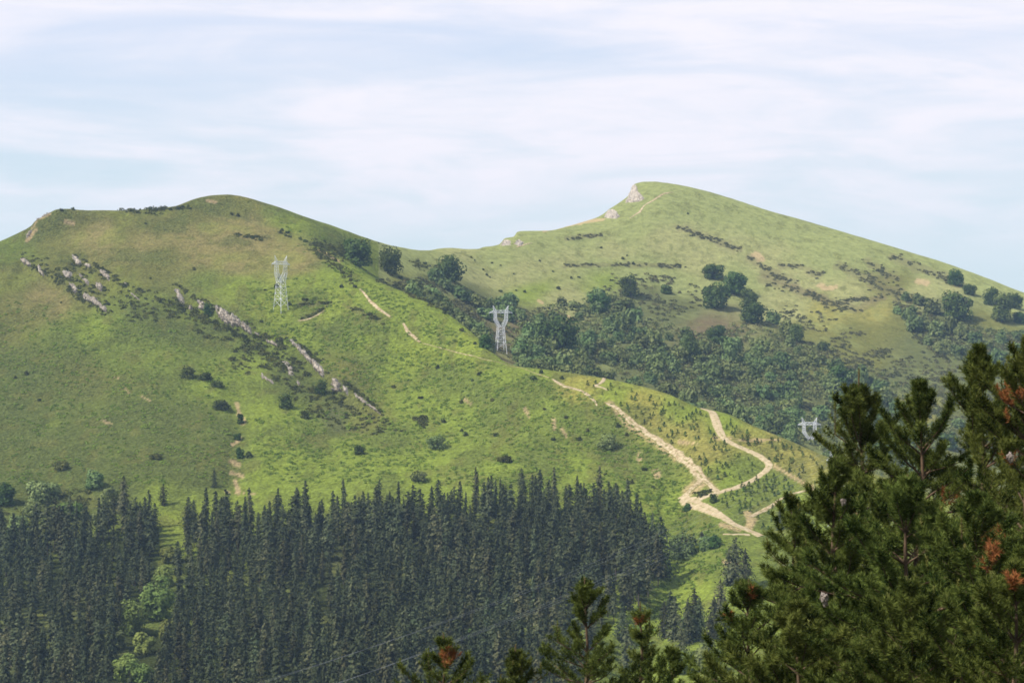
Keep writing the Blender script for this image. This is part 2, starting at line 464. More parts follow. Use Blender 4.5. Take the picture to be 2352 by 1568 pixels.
def idw(px, py, pts, r=55.0):
    acc = np.zeros(px.shape + (3,), np.float32); wt = np.zeros(px.shape, np.float32)
    for (x, y, c) in pts:
        d2 = ((px - x) ** 2 + (1.5 * (py - y)) ** 2) / (r * r)
        wgt = (1.0 / (0.08 + d2 * d2)).astype(np.float32)
        acc += wgt[..., None] * PAL[c].astype(np.float32); wt += wgt
    return acc / wt[..., None]


wX = GX + 60 * fbm(WX / 45, GD / 75, 21, 4); wY = PY + 34 * fbm(WX / 45, GD / 75, 22, 4)
cn = idw(wX, wY, PTS); cf = idw(wX, wY, PTF)
farm = np.where(GX > 870, sstep(-12, 12, GD - LD['edge'][:, None]), sstep(0, 60, GD - 1820))
ALB = cn * (1 - farm[..., None]) + cf * farm[..., None]


def paint(mask, c, k=1.0):
    global ALB
    ALB = ALB + (np.asarray(PAL[c] if isinstance(c, str) else c) - ALB) * (mask * k)[..., None]


n5 = fbm(WX / 22, GD / 40, 31, 4); n6 = fbm(WX / 9, GD / 16, 33, 3); n7 = fbm(WX / 3.5, GD / 5, 35, 2)
paint(sstep(0.06, 0.22, n5) * (1 - farm), 'd', 0.55)
paint(sstep(0.05, 0.25, -n5) * (1 - farm), 'B', 0.30)
paint(sstep(0.10, 0.25, n6) * (1 - farm), 'o', 0.55)
paint(sstep(0.08, 0.3, n5) * farm, 'F', 0.4)
paint(sstep(0.12, 0.3, n6) * farm, 'o', 0.30)
paint(sstep(0.1, 0.3, n7), 'd', 0.4)


def stroke_mask(pts, wd, ragged=0.5):
    d, s, t = polydist(GX, PY, pts)
    return 1 - sstep(wd * 0.55, wd * 1.25, d * np.clip(1 + ragged * 2 * n6 + ragged * n7, 0.6, 2.2))


SOIL = [([(70, 545), (62, 552), (85, 525)], 3), ([(120, 488), (84, 508), (72, 528)], 1.1), ([(150, 508), (170, 513)], 3), ([(476, 460), (496, 464)], 2.2), ([(730, 575), (745, 582), (780, 600)], 3),
        ([(544, 930), (550, 950), (558, 968)], 5), ([(533, 1022), (550, 1010)], 5), ([(530, 1060), (548, 1068)], 7), ([(530, 1085), (555, 1092)], 6), ([(540, 1105), (548, 1130)], 8),
        ([(285, 890), (300, 907)], 2), ([(325, 910), (345, 920)], 1.5), ([(230, 962), (255, 975)], 2), ([(262, 866), (280, 870)], 1.5), ([(1735, 583), (1752, 594)], 8), ([(2110, 645), (2128, 652)], 6),
        ([(1880, 655), (1900, 662), (1920, 660)], 5), ([(1237, 690), (1246, 695)], 4), ([(1305, 727), (1318, 735)], 4), ([(1470, 1045), (1468, 1056)], 8), ([(1505, 1085), (1510, 1093)], 7),
        ([(1400, 925), (1450, 975), (1530, 1030), (1590, 1075), (1612, 1100)], 8), ([(1612, 1105), (1580, 1130)], 9), ([(1620, 1100), (1645, 1128)], 8), ([(1720, 1180), (1722, 1205)], 12),
        ([(1640, 1005), (1720, 1010), (1790, 1010)], 3), ([(1560, 1015), (1600, 1018)], 3), ([(1780, 1070), (1830, 1100), (1865, 1120)], 5), ([(1660, 1290), (1690, 1295)], 6), ([(1205, 938), (1215, 955)], 4),
        ([(1270, 965), (1275, 985)], 4), ([(1290, 985), (1300, 1000)], 4), ([(1065, 915), (1085, 930)], 3), ([(515, 1128), (600, 1136)], 1.2), ([(1655, 1205), (1700, 1215)], 4), ([(1250, 530), (1330, 513), (1388, 503)], 3)]
for pts, wd in SOIL: paint(stroke_mask(pts, wd, 0.9), 'S', 0.75)
DARK = [([(690, 700), (760, 698)], 4), ([(740, 715), (690, 735)], 5), ([(790, 700), (840, 725), (870, 735)], 5), ([(1300, 610), (1450, 608), (1560, 612)], 4), ([(1560, 523), (1600, 535), (1650, 555), (1700, 575)], 6),
        ([(1300, 548), (1380, 540)], 4), ([(1750, 640), (1900, 690), (1970, 710), (2030, 680)], 7), ([(1930, 610), (2030, 660), (2100, 690)], 10), ([(1990, 600), (2060, 640)], 7), ([(2050, 590), (2150, 630), (2200, 650)], 8),
        ([(1720, 590), (1760, 620), (1830, 650)], 6), ([(1790, 610), (1840, 612)], 5), ([(1860, 625), (1885, 630)], 6), ([(1750, 625), (1800, 650), (1900, 690)], 6), ([(1940, 690), (2030, 685)], 5)]
for pts, wd in DARK: paint(stroke_mask(pts, wd * 1.3, 0.9), 'h', 0.4)
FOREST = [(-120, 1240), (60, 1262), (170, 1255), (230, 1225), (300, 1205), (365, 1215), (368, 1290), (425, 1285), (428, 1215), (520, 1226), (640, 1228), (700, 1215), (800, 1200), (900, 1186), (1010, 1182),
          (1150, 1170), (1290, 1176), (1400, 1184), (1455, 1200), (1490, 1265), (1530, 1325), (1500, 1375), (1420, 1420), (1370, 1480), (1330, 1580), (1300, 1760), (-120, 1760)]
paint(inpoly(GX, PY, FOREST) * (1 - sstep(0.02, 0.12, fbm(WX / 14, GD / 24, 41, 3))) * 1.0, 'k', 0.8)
# --- terrain mesh
V = np.stack([WX, GD, Z], -1).reshape(-1, 3)
idx = np.arange(NX * ND).reshape(NX, ND)
Q = np.stack([idx[:-1, :-1], idx[1:, :-1], idx[1:, 1:], idx[:-1, 1:]], -1).reshape(-1, 4)
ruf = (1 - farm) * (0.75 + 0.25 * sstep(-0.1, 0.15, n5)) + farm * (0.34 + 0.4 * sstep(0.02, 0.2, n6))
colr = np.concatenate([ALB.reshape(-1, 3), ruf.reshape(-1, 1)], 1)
# near hillside under the camera
nx, ny = np.meshgrid(np.linspace(-90, 90, 40), np.linspace(-60, 59.9, 30), indexing='ij')
nz = -2.2 - 0.3 * ny + 0.5 * fbm(nx / 9, ny / 9, 77, 3) * (ny < 55)
Vn = np.stack([nx, ny, nz], -1).reshape(-1, 3)
ii = np.arange(nx.size).reshape(nx.shape) + len(V)
Qn = np.stack([ii[:-1, :-1], ii[1:, :-1], ii[1:, 1:], ii[:-1, 1:]], -1).reshape(-1, 4)
V = np.concatenate([V, Vn]); Q = np.concatenate([Q, Qn])
colr = np.concatenate([colr, np.tile(np.append(PAL['g'], 1), (len(Vn), 1))])


def hill_mat():
    m, nt, N, L = new_mat('hill_grass')
    out = N.new('ShaderNodeOutputMaterial')
    at = N.new('ShaderNodeAttribute'); at.attribute_name = 'cover'
    tc = N.new('ShaderNodeTexCoord')

    def noise(sc, det, ro):
        n = N.new('ShaderNodeTexNoise'); n.inputs['Scale'].default_value = sc; n.inputs['Detail'].default_value = det
        n.inputs['Roughness'].default_value = ro
        L.new(tc.outputs['Object'], n.inputs['Vector']); return n.outputs['Fac']
    a = noise(0.55, 3, 0.6); b = noise(0.14, 4, 0.6)
    ma = N.new('ShaderNodeMapRange'); ma.inputs['From Min'].default_value = 0.3; ma.inputs['From Max'].default_value = 0.7
    ma.inputs['To Min'].default_value = 0.55; ma.inputs['To Max'].default_value = 1.45
    L.new(a, ma.inputs['Value'])
    mb = N.new('ShaderNodeMapRange'); mb.inputs['From Min'].default_value = 0.3; mb.inputs['From Max'].default_value = 0.7
    mb.inputs['To Min'].default_value = 0.82; mb.inputs['To Max'].default_value = 1.18
    L.new(b, mb.inputs['Value'])
    mu = N.new('ShaderNodeMath'); mu.operation = 'MULTIPLY'
    mf = N.new('ShaderNodeMix'); mf.data_type = 'FLOAT'; mf.inputs[2].default_value = 1.0
    L.new(at.outputs['Alpha'], mf.inputs[0]); L.new(ma.outputs[0], mf.inputs[3])
    L.new(mf.outputs[0], mu.inputs[0]); L.new(mb.outputs[0], mu.inputs[1])
    vm = N.new('ShaderNodeVectorMath'); vm.operation = 'SCALE'
    L.new(at.outputs['Color'], vm.inputs[0]); L.new(mu.outputs[0], vm.inputs['Scale'])
    bp = N.new('ShaderNodeBump'); bp.inputs['Strength'].default_value = 1.0; bp.inputs['Distance'].default_value = 2.4
    L.new(a, bp.inputs['Height']); L.new(at.outputs['Alpha'], bp.inputs['Strength'])
    bp2 = N.new('ShaderNodeBump'); bp2.inputs['Strength'].default_value = 0.5; bp2.inputs['Distance'].default_value = 3.0
    L.new(b, bp2.inputs['Height']); L.new(bp.outputs[0], bp2.inputs['Normal'])
    d = N.new('ShaderNodeBsdfDiffuse'); d.inputs['Roughness'].default_value = 1.0
    L.new(vm.outputs[0], d.inputs[0]); L.new(bp2.outputs[0], d.inputs['Normal'])
    L.new(d.outputs[0], out.inputs[0])
    return m


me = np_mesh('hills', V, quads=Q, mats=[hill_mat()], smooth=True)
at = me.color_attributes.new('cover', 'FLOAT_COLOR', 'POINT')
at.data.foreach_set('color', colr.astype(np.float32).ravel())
link('hills', me, kind='structure', label='grassy green hills with a rounded summit at left and a pointed peak at right', cat='hills')

# ------------------------------------------------------------------ dirt tracks
def track_mat(name, c1, c2, cg):
    m, nt, N, L = new_mat(name)
    out = N.new('ShaderNodeOutputMaterial'); d = N.new('ShaderNodeBsdfDiffuse')
    at = N.new('ShaderNodeAttribute'); at.attribute_name = 'wear'
    sp = N.new('ShaderNodeSeparateColor'); L.new(at.outputs['Color'], sp.inputs[0])
    tc = N.new('ShaderNodeTexCoord')
    n = N.new('ShaderNodeTexNoise'); n.inputs['Scale'].default_value = 0.45; n.inputs['Detail'].default_value = 6; n.inputs['Roughness'].default_value = 0.7
    L.new(tc.outputs['Object'], n.inputs['Vector'])
    mr = N.new('ShaderNodeMapRange'); mr.inputs['From Min'].default_value = 0.36; mr.inputs['From Max'].default_value = 0.64
    L.new(n.outputs['Fac'], mr.inputs['Value'])
    mx = N.new('ShaderNodeMix'); mx.data_type = 'RGBA'; L.new(mr.outputs[0], mx.inputs[0]); mx.inputs[6].default_value = rgba(c1); mx.inputs[7].default_value = rgba(c2)
    ad = N.new('ShaderNodeMath'); ad.operation = 'ADD'; L.new(sp.outputs[0], ad.inputs[0])
    n2 = N.new('ShaderNodeMath'); n2.operation = 'MULTIPLY_ADD'; n2.inputs[1].default_value = 1.6; n2.inputs[2].default_value = -0.8
    L.new(n.outputs['Fac'], n2.inputs[0]); L.new(n2.outputs[0], ad.inputs[1])
    st = N.new('ShaderNodeMapRange'); st.inputs['From Min'].default_value = 0.35; st.inputs['From Max'].default_value = 0.7; L.new(ad.outputs[0], st.inputs['Value'])
    m2 = N.new('ShaderNodeMix'); m2.data_type = 'RGBA'; L.new(st.outputs[0], m2.inputs[0]); L.new(mx.outputs[2], m2.inputs[6]); m2.inputs[7].default_value = rgba(cg)
    b = N.new('ShaderNodeBump'); b.inputs['Strength'].default_value = 0.9; b.inputs['Distance'].default_value = 0.6
    L.new(n.outputs['Fac'], b.inputs['Height']); L.new(b.outputs[0], d.inputs['Normal'])
    L.new(m2.outputs[2], d.inputs[0]); L.new(d.outputs[0], out.inputs[0])
    return m


M_dirt = track_mat('dry_dirt', lin(186, 170, 138), lin(158, 140, 108), lin(120, 122, 66))
M_dirt2 = track_mat('stony_dirt', lin(192, 176, 144), lin(134, 114, 82), lin(112, 112, 58))


def ribbon(name, pts, wid, mat, label, cat, seed=0, ragged=0.35, lift=0.22):
    """draped strip; pts in photo units lie on the ground, width in metres"""
    P = np.array([hit(x, y) for x, y in pts])
    t = np.arange(len(P))
    tq = np.linspace(0, len(P) - 1, len(P) * 14)
    x = pchip(t, P[:, 0], tq); y = pchip(t, P[:, 1], tq)
    ww = np.interp(tq, t, wid) if not np.isscalar(wid) else np.full(len(tq), wid)
    dx = np.gradient(x); dy = np.gradient(y); l = np.hypot(dx, dy) + 1e-9
    nx_, ny_ = -dy / l, dx / l
    s = np.concatenate([[0], np.cumsum(l[1:])])
    rows = []
    offs = np.linspace(-1, 1, 11)
    wear = []
    wl = ww * (1 + ragged * 2 * fbm(s / 7, s * 0 + seed, seed, 3)); wr = ww * (1 + ragged * 2 * fbm(s / 7, s * 0 + seed + 9, seed + 3, 3))
    for o in offs:
        wv = np.where(o < 0, wl, wr) * 0.5
        xx = x + nx_ * o * wv; yy = y + ny_ * o * wv
        zz = zat(xx, yy) + lift * (1 - o * o) ** 0.5 * 1.0 + (-0.15 if abs(o) > 0.99 else 0.04) + 0.12 * fbm(xx / 1.5, yy / 1.5, 5, 2)
        rows.append(np.stack([xx, yy, zz], -1))
        wear.append(np.clip(0.95 * abs(o) ** 3 + (0.42 * max(0, 1 - abs(o) / 0.28)) * (np.clip(ww, 0, 6) > 3.5) + (0.55 * ragged) * (0.5 + 1.6 * fbm(xx / 2.2, yy / 3.5, seed + 40, 3)), 0, 1))
    R = np.stack(rows, 1)
    n, mcol = R.shape[:2]
    id_ = np.arange(n * mcol).reshape(n, mcol)
    q = np.stack([id_[:-1, :-1], id_[:-1, 1:], id_[1:, 1:], id_[1:, :-1]], -1).reshape(-1, 4)
    me = np_mesh(name, R.reshape(-1, 3), quads=q, mats=[mat], smooth=True)
    wv = np.stack(wear, 1).reshape(-1, 1)
    at_ = me.color_attributes.new('wear', 'FLOAT_COLOR', 'POINT'); at_.data.foreach_set('color', np.concatenate([wv, wv, wv, np.ones_like(wv)], 1).astype(np.float32).ravel())
    return link(name, me, kind='structure', label=label, cat=cat)


ribbon('dirt_track', [(1613, 938), (1636, 947), (1646, 971), (1653, 991), (1664, 1007), (1686, 1021), (1716, 1034), (1743, 1047), (1766, 1066), (1759, 1081), (1739, 1096), (1709, 1112), (1676, 1124), (1643, 1134), (1609, 1144), (1580, 1150)],
       [4, 5.5, 6, 5, 4.5, 4.2, 4.2, 4.4, 4.8, 4.4, 4, 4, 4, 4.2, 6, 7], M_dirt, 'pale dirt track winding in a hairpin down the planted spur', 'track', 1, 0.15)
ribbon('dirt_track', [(1567, 1139), (1576, 1150), (1590, 1156), (1619, 1166), (1653, 1184), (1686, 1204), (1716, 1217), (1748, 1231)], [6, 8, 8, 7, 6, 5.5, 5.5, 5], M_dirt,
       'wide pale dirt road running down right from the track junction', 'track', 2, 0.15)
ribbon('eroded_track', [(1389, 924), (1416, 937), (1433, 954), (1459, 977), (1493, 999), (1526, 1022), (1559, 1046), (1586, 1067), (1606, 1087), (1613, 1100)], [1.3, 3.2, 4.4, 5, 5.2, 5.2, 5.4, 5.8, 6.8, 6.8], M_dirt2,
       'broad eroded stony track straight down the spur', 'track', 3, 0.5)
ribbon('eroded_track', [(1612, 1098), (1600, 1112), (1585, 1125), (1571, 1140)], [5, 4, 4, 5], M_dirt2, 'left fork of the eroded track down to the junction', 'track', 4, 0.5)
ribbon('eroded_track', [(1612, 1098), (1625, 1110), (1636, 1119), (1647, 1130)], [5, 4, 3.5, 4], M_dirt2, 'right fork of the eroded track meeting the hairpin track', 'track', 5, 0.5)
ribbon('footpath', [(1269, 871), (1285, 881), (1303, 889), (1333, 897), (1350, 907), (1362, 918), (1372, 932)], [1.5, 3, 4, 2.5, 3, 2.5, 1], M_dirt2, 'worn dirt path on the grass above the eroded track', 'path', 6, 0.6)
ribbon('footpath', [(1396, 897), (1385, 891), (1368, 886), (1378, 881), (1386, 874), (1388, 866)], [0.8, 2, 2.6, 2.4, 2.6, 2], M_dirt, 'short curved dirt track at the brow of the spur', 'path', 7, 0.2)
ribbon('footpath', [(827, 664), (840, 678), (855, 696), (873, 712), (896, 728)], [1.6, 2.2, 2.4, 2.6, 2], M_dirt2, 'upper stretch of pale footpath below the round trees', 'path', 8, 0.5)
ribbon('footpath', [(926, 743), (931, 752), (938, 763), (950, 773), (967, 787)], [1.5, 2.2, 3, 3, 1.6], M_dirt2, 'lower stretch of pale footpath below the round trees', 'path', 9, 0.5)
ribbon('footpath', [(970, 789), (1020, 802), (1075, 815), (1130, 829), (1180, 842), (1225, 856), (1262, 868)], [.5, .4, .7, 0.4, .6, .5, .8], M_dirt2, 'thin faint path along the grassy crest of the spur', 'path', 10, 0.6)
ribbon('footpath', [(684, 737), (700, 735), (722, 727), (745, 713)], [0.8, 1.6, 1.4, 0.7], M_dirt2, 'short pale path beside the foot of the leftmost pylon', 'path', 11, 0.4)
ribbon('footpath', [(1446, 502), (1457, 495), (1469, 487), (1476, 477), (1482, 471), (1497, 462), (1513, 452), (1526, 445), (1546, 442)], [1.5, 2, 3.5, 2, 2, 4, 4, 4, 1.2], M_dirt2, 'pale footpath climbing to the pointed peak', 'path', 12, 0.5)
ribbon('footpath', [(1185, 568), (1205, 562), (1222, 558)], [2, 3, 1], M_dirt2, 'short bare path by the small crag on the saddle ridge', 'path', 13, 0.5)
ribbon('dirt_track', [(1660, 1227), (1690, 1227), (1722, 1228)], [1.6, 2, 3], M_dirt, 'narrow level dirt spur joining the wide road', 'track', 14, 0.3)
ribbon('dirt_track', [(1872, 1122), (1830, 1131), (1793, 1146), (1770, 1162), (1749, 1174), (1722, 1186)], [3, 2.2, 2.5, 4, 5, 3], M_dirt2, 'rough dirt track below the saplings near the foreground pines', 'track', 15, 0.5)

# ------------------------------------------------------------------ rocks
M_rock = rough_mat('limestone', lin(182, 170, 152), lin(118, 107, 93), scale=0.5, bump=0.9, bdist=0.5, stretch=(1, 1, 0.5))
M_rock2 = rough_mat('pale_limestone', lin(196, 185, 168), lin(138, 127, 112), scale=0.3, bump=0.9, bdist=0.7, stretch=(1, 1, 0.35))


def rock_face(poly, thick, label, seed, name='rock_outcrop', mat=None, step=1.0, ribs=1.0):
    """a bedded rock ledge: a cracked slab standing out of the slope inside an outline, rooted in the ground"""
    a = np.array(poly, float); lo, hi = a.min(0) - 2 * step, a.max(0) + 2 * step
    gx, gy = np.meshgrid(np.arange(lo[0], hi[0], step), np.arange(lo[1], hi[1], step), indexing='ij')
    jx = gx + 2.2 * fbm(gx / 3.0, gy / 3.0, seed, 2); jy = gy + 2.2 * fbm(gx / 3.0, gy / 3.0, seed + 1, 2)
    m = inpoly(jx, jy, poly)
    d = np.zeros(m.shape); cur = m.copy()
    for it in range(5):
        d += cur
        e = cur.copy(); e[1:] &= cur[:-1]; e[:-1] &= cur[1:]; e[:, 1:] &= cur[:, :-1]; e[:, :-1] &= cur[:, 1:]
        e[0] = e[-1] = False; e[:, 0] = e[:, -1] = False; cur = e
    ring = m.copy()
    ring[1:] |= m[:-1]; ring[:-1] |= m[1:]; ring[:, 1:] |= m[:, :-1]; ring[:, :-1] |= m[:, 1:]
    r2 = ring.copy(); r2[:, 1:] |= ring[:, :-1]; r2[:, :-1] |= ring[:, 1:]; ring = r2
    ids = -np.ones(m.shape, int); P = []
    nd = np.array([-0.42, -0.78, 0.46])
    sl = 0.55 * (gx - lo[0])          # beds dip with the slope
    crack = np.abs(fbm((gx + 0.3 * gy) / 2.6, (gy - sl) / 9.0, seed + 2, 3)) * 2.2
    lump = fbm(gx / 5.0, gy / 6.0, seed + 3, 3)
    t = np.clip(d / 2.0, 0, 1)
    h = thick * (t * (0.65 + 1.1 * lump + 0.85 * ribs * (crack - 0.28)) - (1 - t) * 0.35)
    for i, j in zip(*np.nonzero(ring)):
        ids[i, j] = len(P)
        P.append(hit(gx[i, j], gy[i, j]) + nd * (h[i, j] if m[i, j] else -0.8))
    if len(P) < 8: return None
    q = ids[:-1, :-1], ids[:-1, 1:], ids[1:, 1:], ids[1:, :-1]
    Q_ = np.stack(q, -1).reshape(-1, 4); Q_ = Q_[(Q_ >= 0).all(1)]
    P = np.array(P); org = np.array([P[:, 0].mean(), P[:, 1].mean(), P[:, 2].min()])
    me = np_mesh(name, P - org, quads=Q_, mats=[mat or M_rock])
    return link(name, me, loc=org, label=label, cat='rock')


def stroke_poly(st, seed):
    rng = np.random.default_rng(seed)
    a = np.array(st, float)
    n = 8 * (len(a) - 1) + 1
    t = np.linspace(0, len(a) - 1, n); x = np.interp(t, np.arange(len(a)), a[:, 0]); y = np.interp(t, np.arange(len(a)), a[:, 1]); w_ = np.interp(t, np.arange(len(a)), a[:, 2])
    w_ = w_ * 1.5 * (0.45 + 0.9 * rng.random(n)); w_[0] *= 0.5; w_[-1] *= 0.5
    up = [(x[k] + rng.uniform(-.6, .6), y[k] - w_[k] * 0.85) for k in range(n)]
    dn = [(x[k] + rng.uniform(-.6, .6), y[k] + w_[k] * 0.85) for k in range(n)][::-1]
    if abs(a[-1, 1] - a[0, 1]) > 1.6 * abs(a[-1, 0] - a[0, 0]):
        up = [(x[k] + w_[k] * 0.8, y[k]) for k in range(n)]; dn = [(x[k] - w_[k] * 0.8, y[k]) for k in range(n)][::-1]
    return up + dn


ROCKS = [
    ([(404, 665, 4), (412, 680, 10), (424, 697, 9)], 1.9, 'pale rock tooth at the top of the long rock rib'),
    ([(435, 700, 5), (440, 712, 4)], 1.3, 'small rock stub just below the top tooth of the rib'),
    ([(462, 692, 5), (468, 712, 8)], 1.8, 'pale rock left of the dark tree in the rib'),
    ([(496, 710, 6), (510, 722, 12), (530, 735, 12), (548, 740, 9), (562, 750, 9), (578, 762, 7)], 2.1, 'long pale rock wall right of the dark tree in the rib'),
    ([(585, 764, 3), (597, 770, 3)], 1.1, 'low rock trail under the long rock wall'),
    ([(612, 783, 4), (628, 788, 4), (640, 796, 4)], 1.4, 'low grey rock band midway down the rock rib'),
    ([(667, 782, 5), (682, 795, 6), (700, 812, 8), (718, 832, 9), (735, 850, 9), (745, 858, 6)], 1.9, 'bright jagged rock crest in the lower rib'),
    ([(770, 868, 3), (772, 882, 9), (776, 900, 8)], 1.9, 'upright pale rock below the lower dark tree'),
    ([(788, 890, 7), (800, 900, 8)], 1.9, 'squat pale rock beside the upright rock'),
    ([(815, 905, 3), (830, 917, 4), (845, 928, 3), (862, 940, 3), (876, 952, 2)], 1.2, 'thin trail of stones at the foot of the rock rib'),
    ([(655, 830, 5), (668, 845, 7), (670, 862, 6)], 1.4, 'broken grey rocks left of the bright jagged crest'),
    ([(682, 875, 5), (690, 885, 4)], 1.2, 'small tan rocks below the broken grey rocks'),
    ([(600, 862, 5), (616, 872, 3), (630, 880, 2)], 1.2, 'isolated low rock in the bracken left of the rib'),
    ([(50, 598, 5), (62, 602, 6), (72, 612, 4)], 1.7, 'leftmost rocks of the upper left outcrop band'),
    ([(88, 610, 5), (94, 624, 7), (102, 632, 4)], 1.7, 'narrow pale rock second in the upper left band'),
    ([(172, 588, 4), (180, 600, 8), (184, 610, 6)], 1.9, 'tall pale rock highest on the left hillside'),
    ([(200, 606, 5), (204, 615, 5)], 1.6, 'pale rock just right of the tall pale rock'),
    ([(230, 622, 6), (246, 632, 8), (252, 640, 5)], 1.4, 'scattered rocks in the middle of the left hillside'),
    ([(285, 652, 3), (292, 655, 4)], 1.4, 'small twin rock right of the left hillside outcrops'),
    ([(300, 673, 2), (322, 690, 3)], 1.2, 'thin slanting rock ledge right of the left outcrops'),
    ([(145, 626, 4), (160, 634, 8), (166, 628, 5)], 1.7, 'pale rock pair in the centre of the left outcrops'),
    ([(184, 632, 4), (192, 640, 5), (205, 652, 4)], 1.5, 'short slanting rocks below the centre pair'),
    ([(222, 655, 8), (236, 662, 7)], 1.5, 'broad pinkish rock patch in the left outcrops'),
    ([(160, 652, 5), (172, 664, 7), (178, 668, 6)], 1.7, 'two grey rocks low on the left outcrop band'),
    ([(192, 680, 5), (208, 686, 6), (222, 694, 8), (235, 706, 7), (246, 714, 5)], 1.5, 'lowest long rock band of the left outcrops'),
    ([(62, 545, 4), (70, 535, 3), (74, 528, 3)], 1.4, 'tan rocks on the steep left shoulder of the summit'),
    ([(85, 503, 2), (100, 496, 2), (116, 488, 2)], 1.2, 'bare rocky edge on the left skyline'),
]
for i, (w_, s_, lab) in enumerate(ROCKS): rock_face(stroke_poly(w_, 100 + i), 1.5 * s_, lab, 100 + i, mat=M_rock2 if 'bright' in lab or 'pale' in lab else M_rock)
CLIFFS = [
    ([(1452, 426), (1461, 424), (1467, 441), (1481, 456), (1473, 462), (1449, 466), (1435, 466), (1444, 450)], 2.8, 'pale limestone cliff under the pointed peak'),
    ([(1386, 500), (1396, 485), (1406, 479), (1417, 486), (1424, 498), (1416, 503)], 2.6, 'lower grey crag on the ridge left of the peak'),
    ([(1148, 564), (1160, 550), (1172, 552), (1174, 564)], 2.2, 'small grey crag on the saddle skyline'),
    ([(1180, 560), (1192, 550), (1205, 556), (1196, 566)], 1.8, 'tan broken rocks just right of the saddle crag'),
]
for i, (w_, s_, lab) in enumerate(CLIFFS): rock_face(w_, 2.0, lab, 200 + i, name='rock_cliff', mat=M_rock2, ribs=1.5)

# ------------------------------------------------------------------ leaf-card helpers
def cards(P, nrm, sx, sy, rng):
    """quads centred at P, facing nrm with random roll"""
    n = len(P)
    nrm = nrm / (np.linalg.norm(nrm, axis=1)[:, None] + 1e-9)
    r = rng.normal(size=(n, 3))
    u = np.cross(nrm, r); u /= np.linalg.norm(u, axis=1)[:, None] + 1e-9
    v = np.cross(nrm, u)
    u = u * np.asarray(sx).reshape(-1, 1); v = v * np.asarray(sy).reshape(-1, 1)
    Vq = np.stack([P - u - v * 0.6, P + u * 0.7 - v, P + u + v * 0.7, P - u * 0.5 + v], 1).reshape(-1, 3)
    q = np.arange(n * 4).reshape(n, 4)
    return Vq, q


def tube(pts, rad, sides=5):
    pts = np.asarray(pts, float); n = len(pts)
    rad = np.broadcast_to(np.asarray(rad, float), (n,))
    tan = np.gradient(pts, axis=0); tan /= np.linalg.norm(tan, axis=1)[:, None] + 1e-9
    ref = np.where(np.abs(tan[:, 2:3]) > 0.9, np.array([[1., 0, 0]]), np.array([[0, 0, 1.]]))
    a = np.cross(tan, ref); a /= np.linalg.norm(a, axis=1)[:, None] + 1e-9
    b = np.cross(tan, a)
    th = np.linspace(0, 2 * pi, sides, endpoint=False)
    ring = pts[:, None] + rad[:, None, None] * (np.cos(th)[None, :, None] * a[:, None] + np.sin(th)[None, :, None] * b[:, None])
    V_ = ring.reshape(-1, 3)
    i = np.arange(n * sides).reshape(n, sides)
    q = np.stack([i[:-1], np.roll(i[:-1], -1, 1), np.roll(i[1:], -1, 1), i[1:]], -1).reshape(-1, 4)
    return V_, q


class Acc:
    def __init__(s): s.V = []; s.Q = []; s.T = []; s.n = 0
    def q(s, V_, q_):
        s.V.append(V_); s.Q.append(q_ + s.n); s.n += len(V_)
    def t(s, V_, t_):
        s.V.append(V_); s.T.append(t_ + s.n); s.n += len(V_)
    def mesh(s, name, mats, smooth=False):
        return np_mesh(name, np.concatenate(s.V), tris=np.concatenate(s.T) if s.T else None, quads=np.concatenate(s.Q) if s.Q else None, mats=mats, smooth=smooth)


# ------------------------------------------------------------------ broadleaf trees and bushes
M_bark = rough_mat('bark', lin(96, 84, 70), lin(60, 52, 44), scale=1.5, bump=0.8, bdist=0.1, stretch=(3, 3, 0.5))
M_oak = leaf_mat('dark_oak_leaves', lin(48, 66, 30), lin(88, 104, 54), 0.12, 0.25)
M_thick = leaf_mat('thicket_leaves', lin(76, 92, 48), lin(124, 136, 86), 0.12, 0.22, var=0.30, hue=0.03)
M_lime = leaf_mat('bright_leaves', lin(96, 112, 54), lin(130, 142, 76), 0.2, 0.25)
M_gorse = leaf_mat('gorse_leaves', lin(56, 64, 32), lin(88, 92, 50), 0.1, 0.12, var=0.3)
M_heath = leaf_mat('heath_scrub_leaves', lin(84, 92, 58), lin(120, 122, 80), 0.1, 0.05)


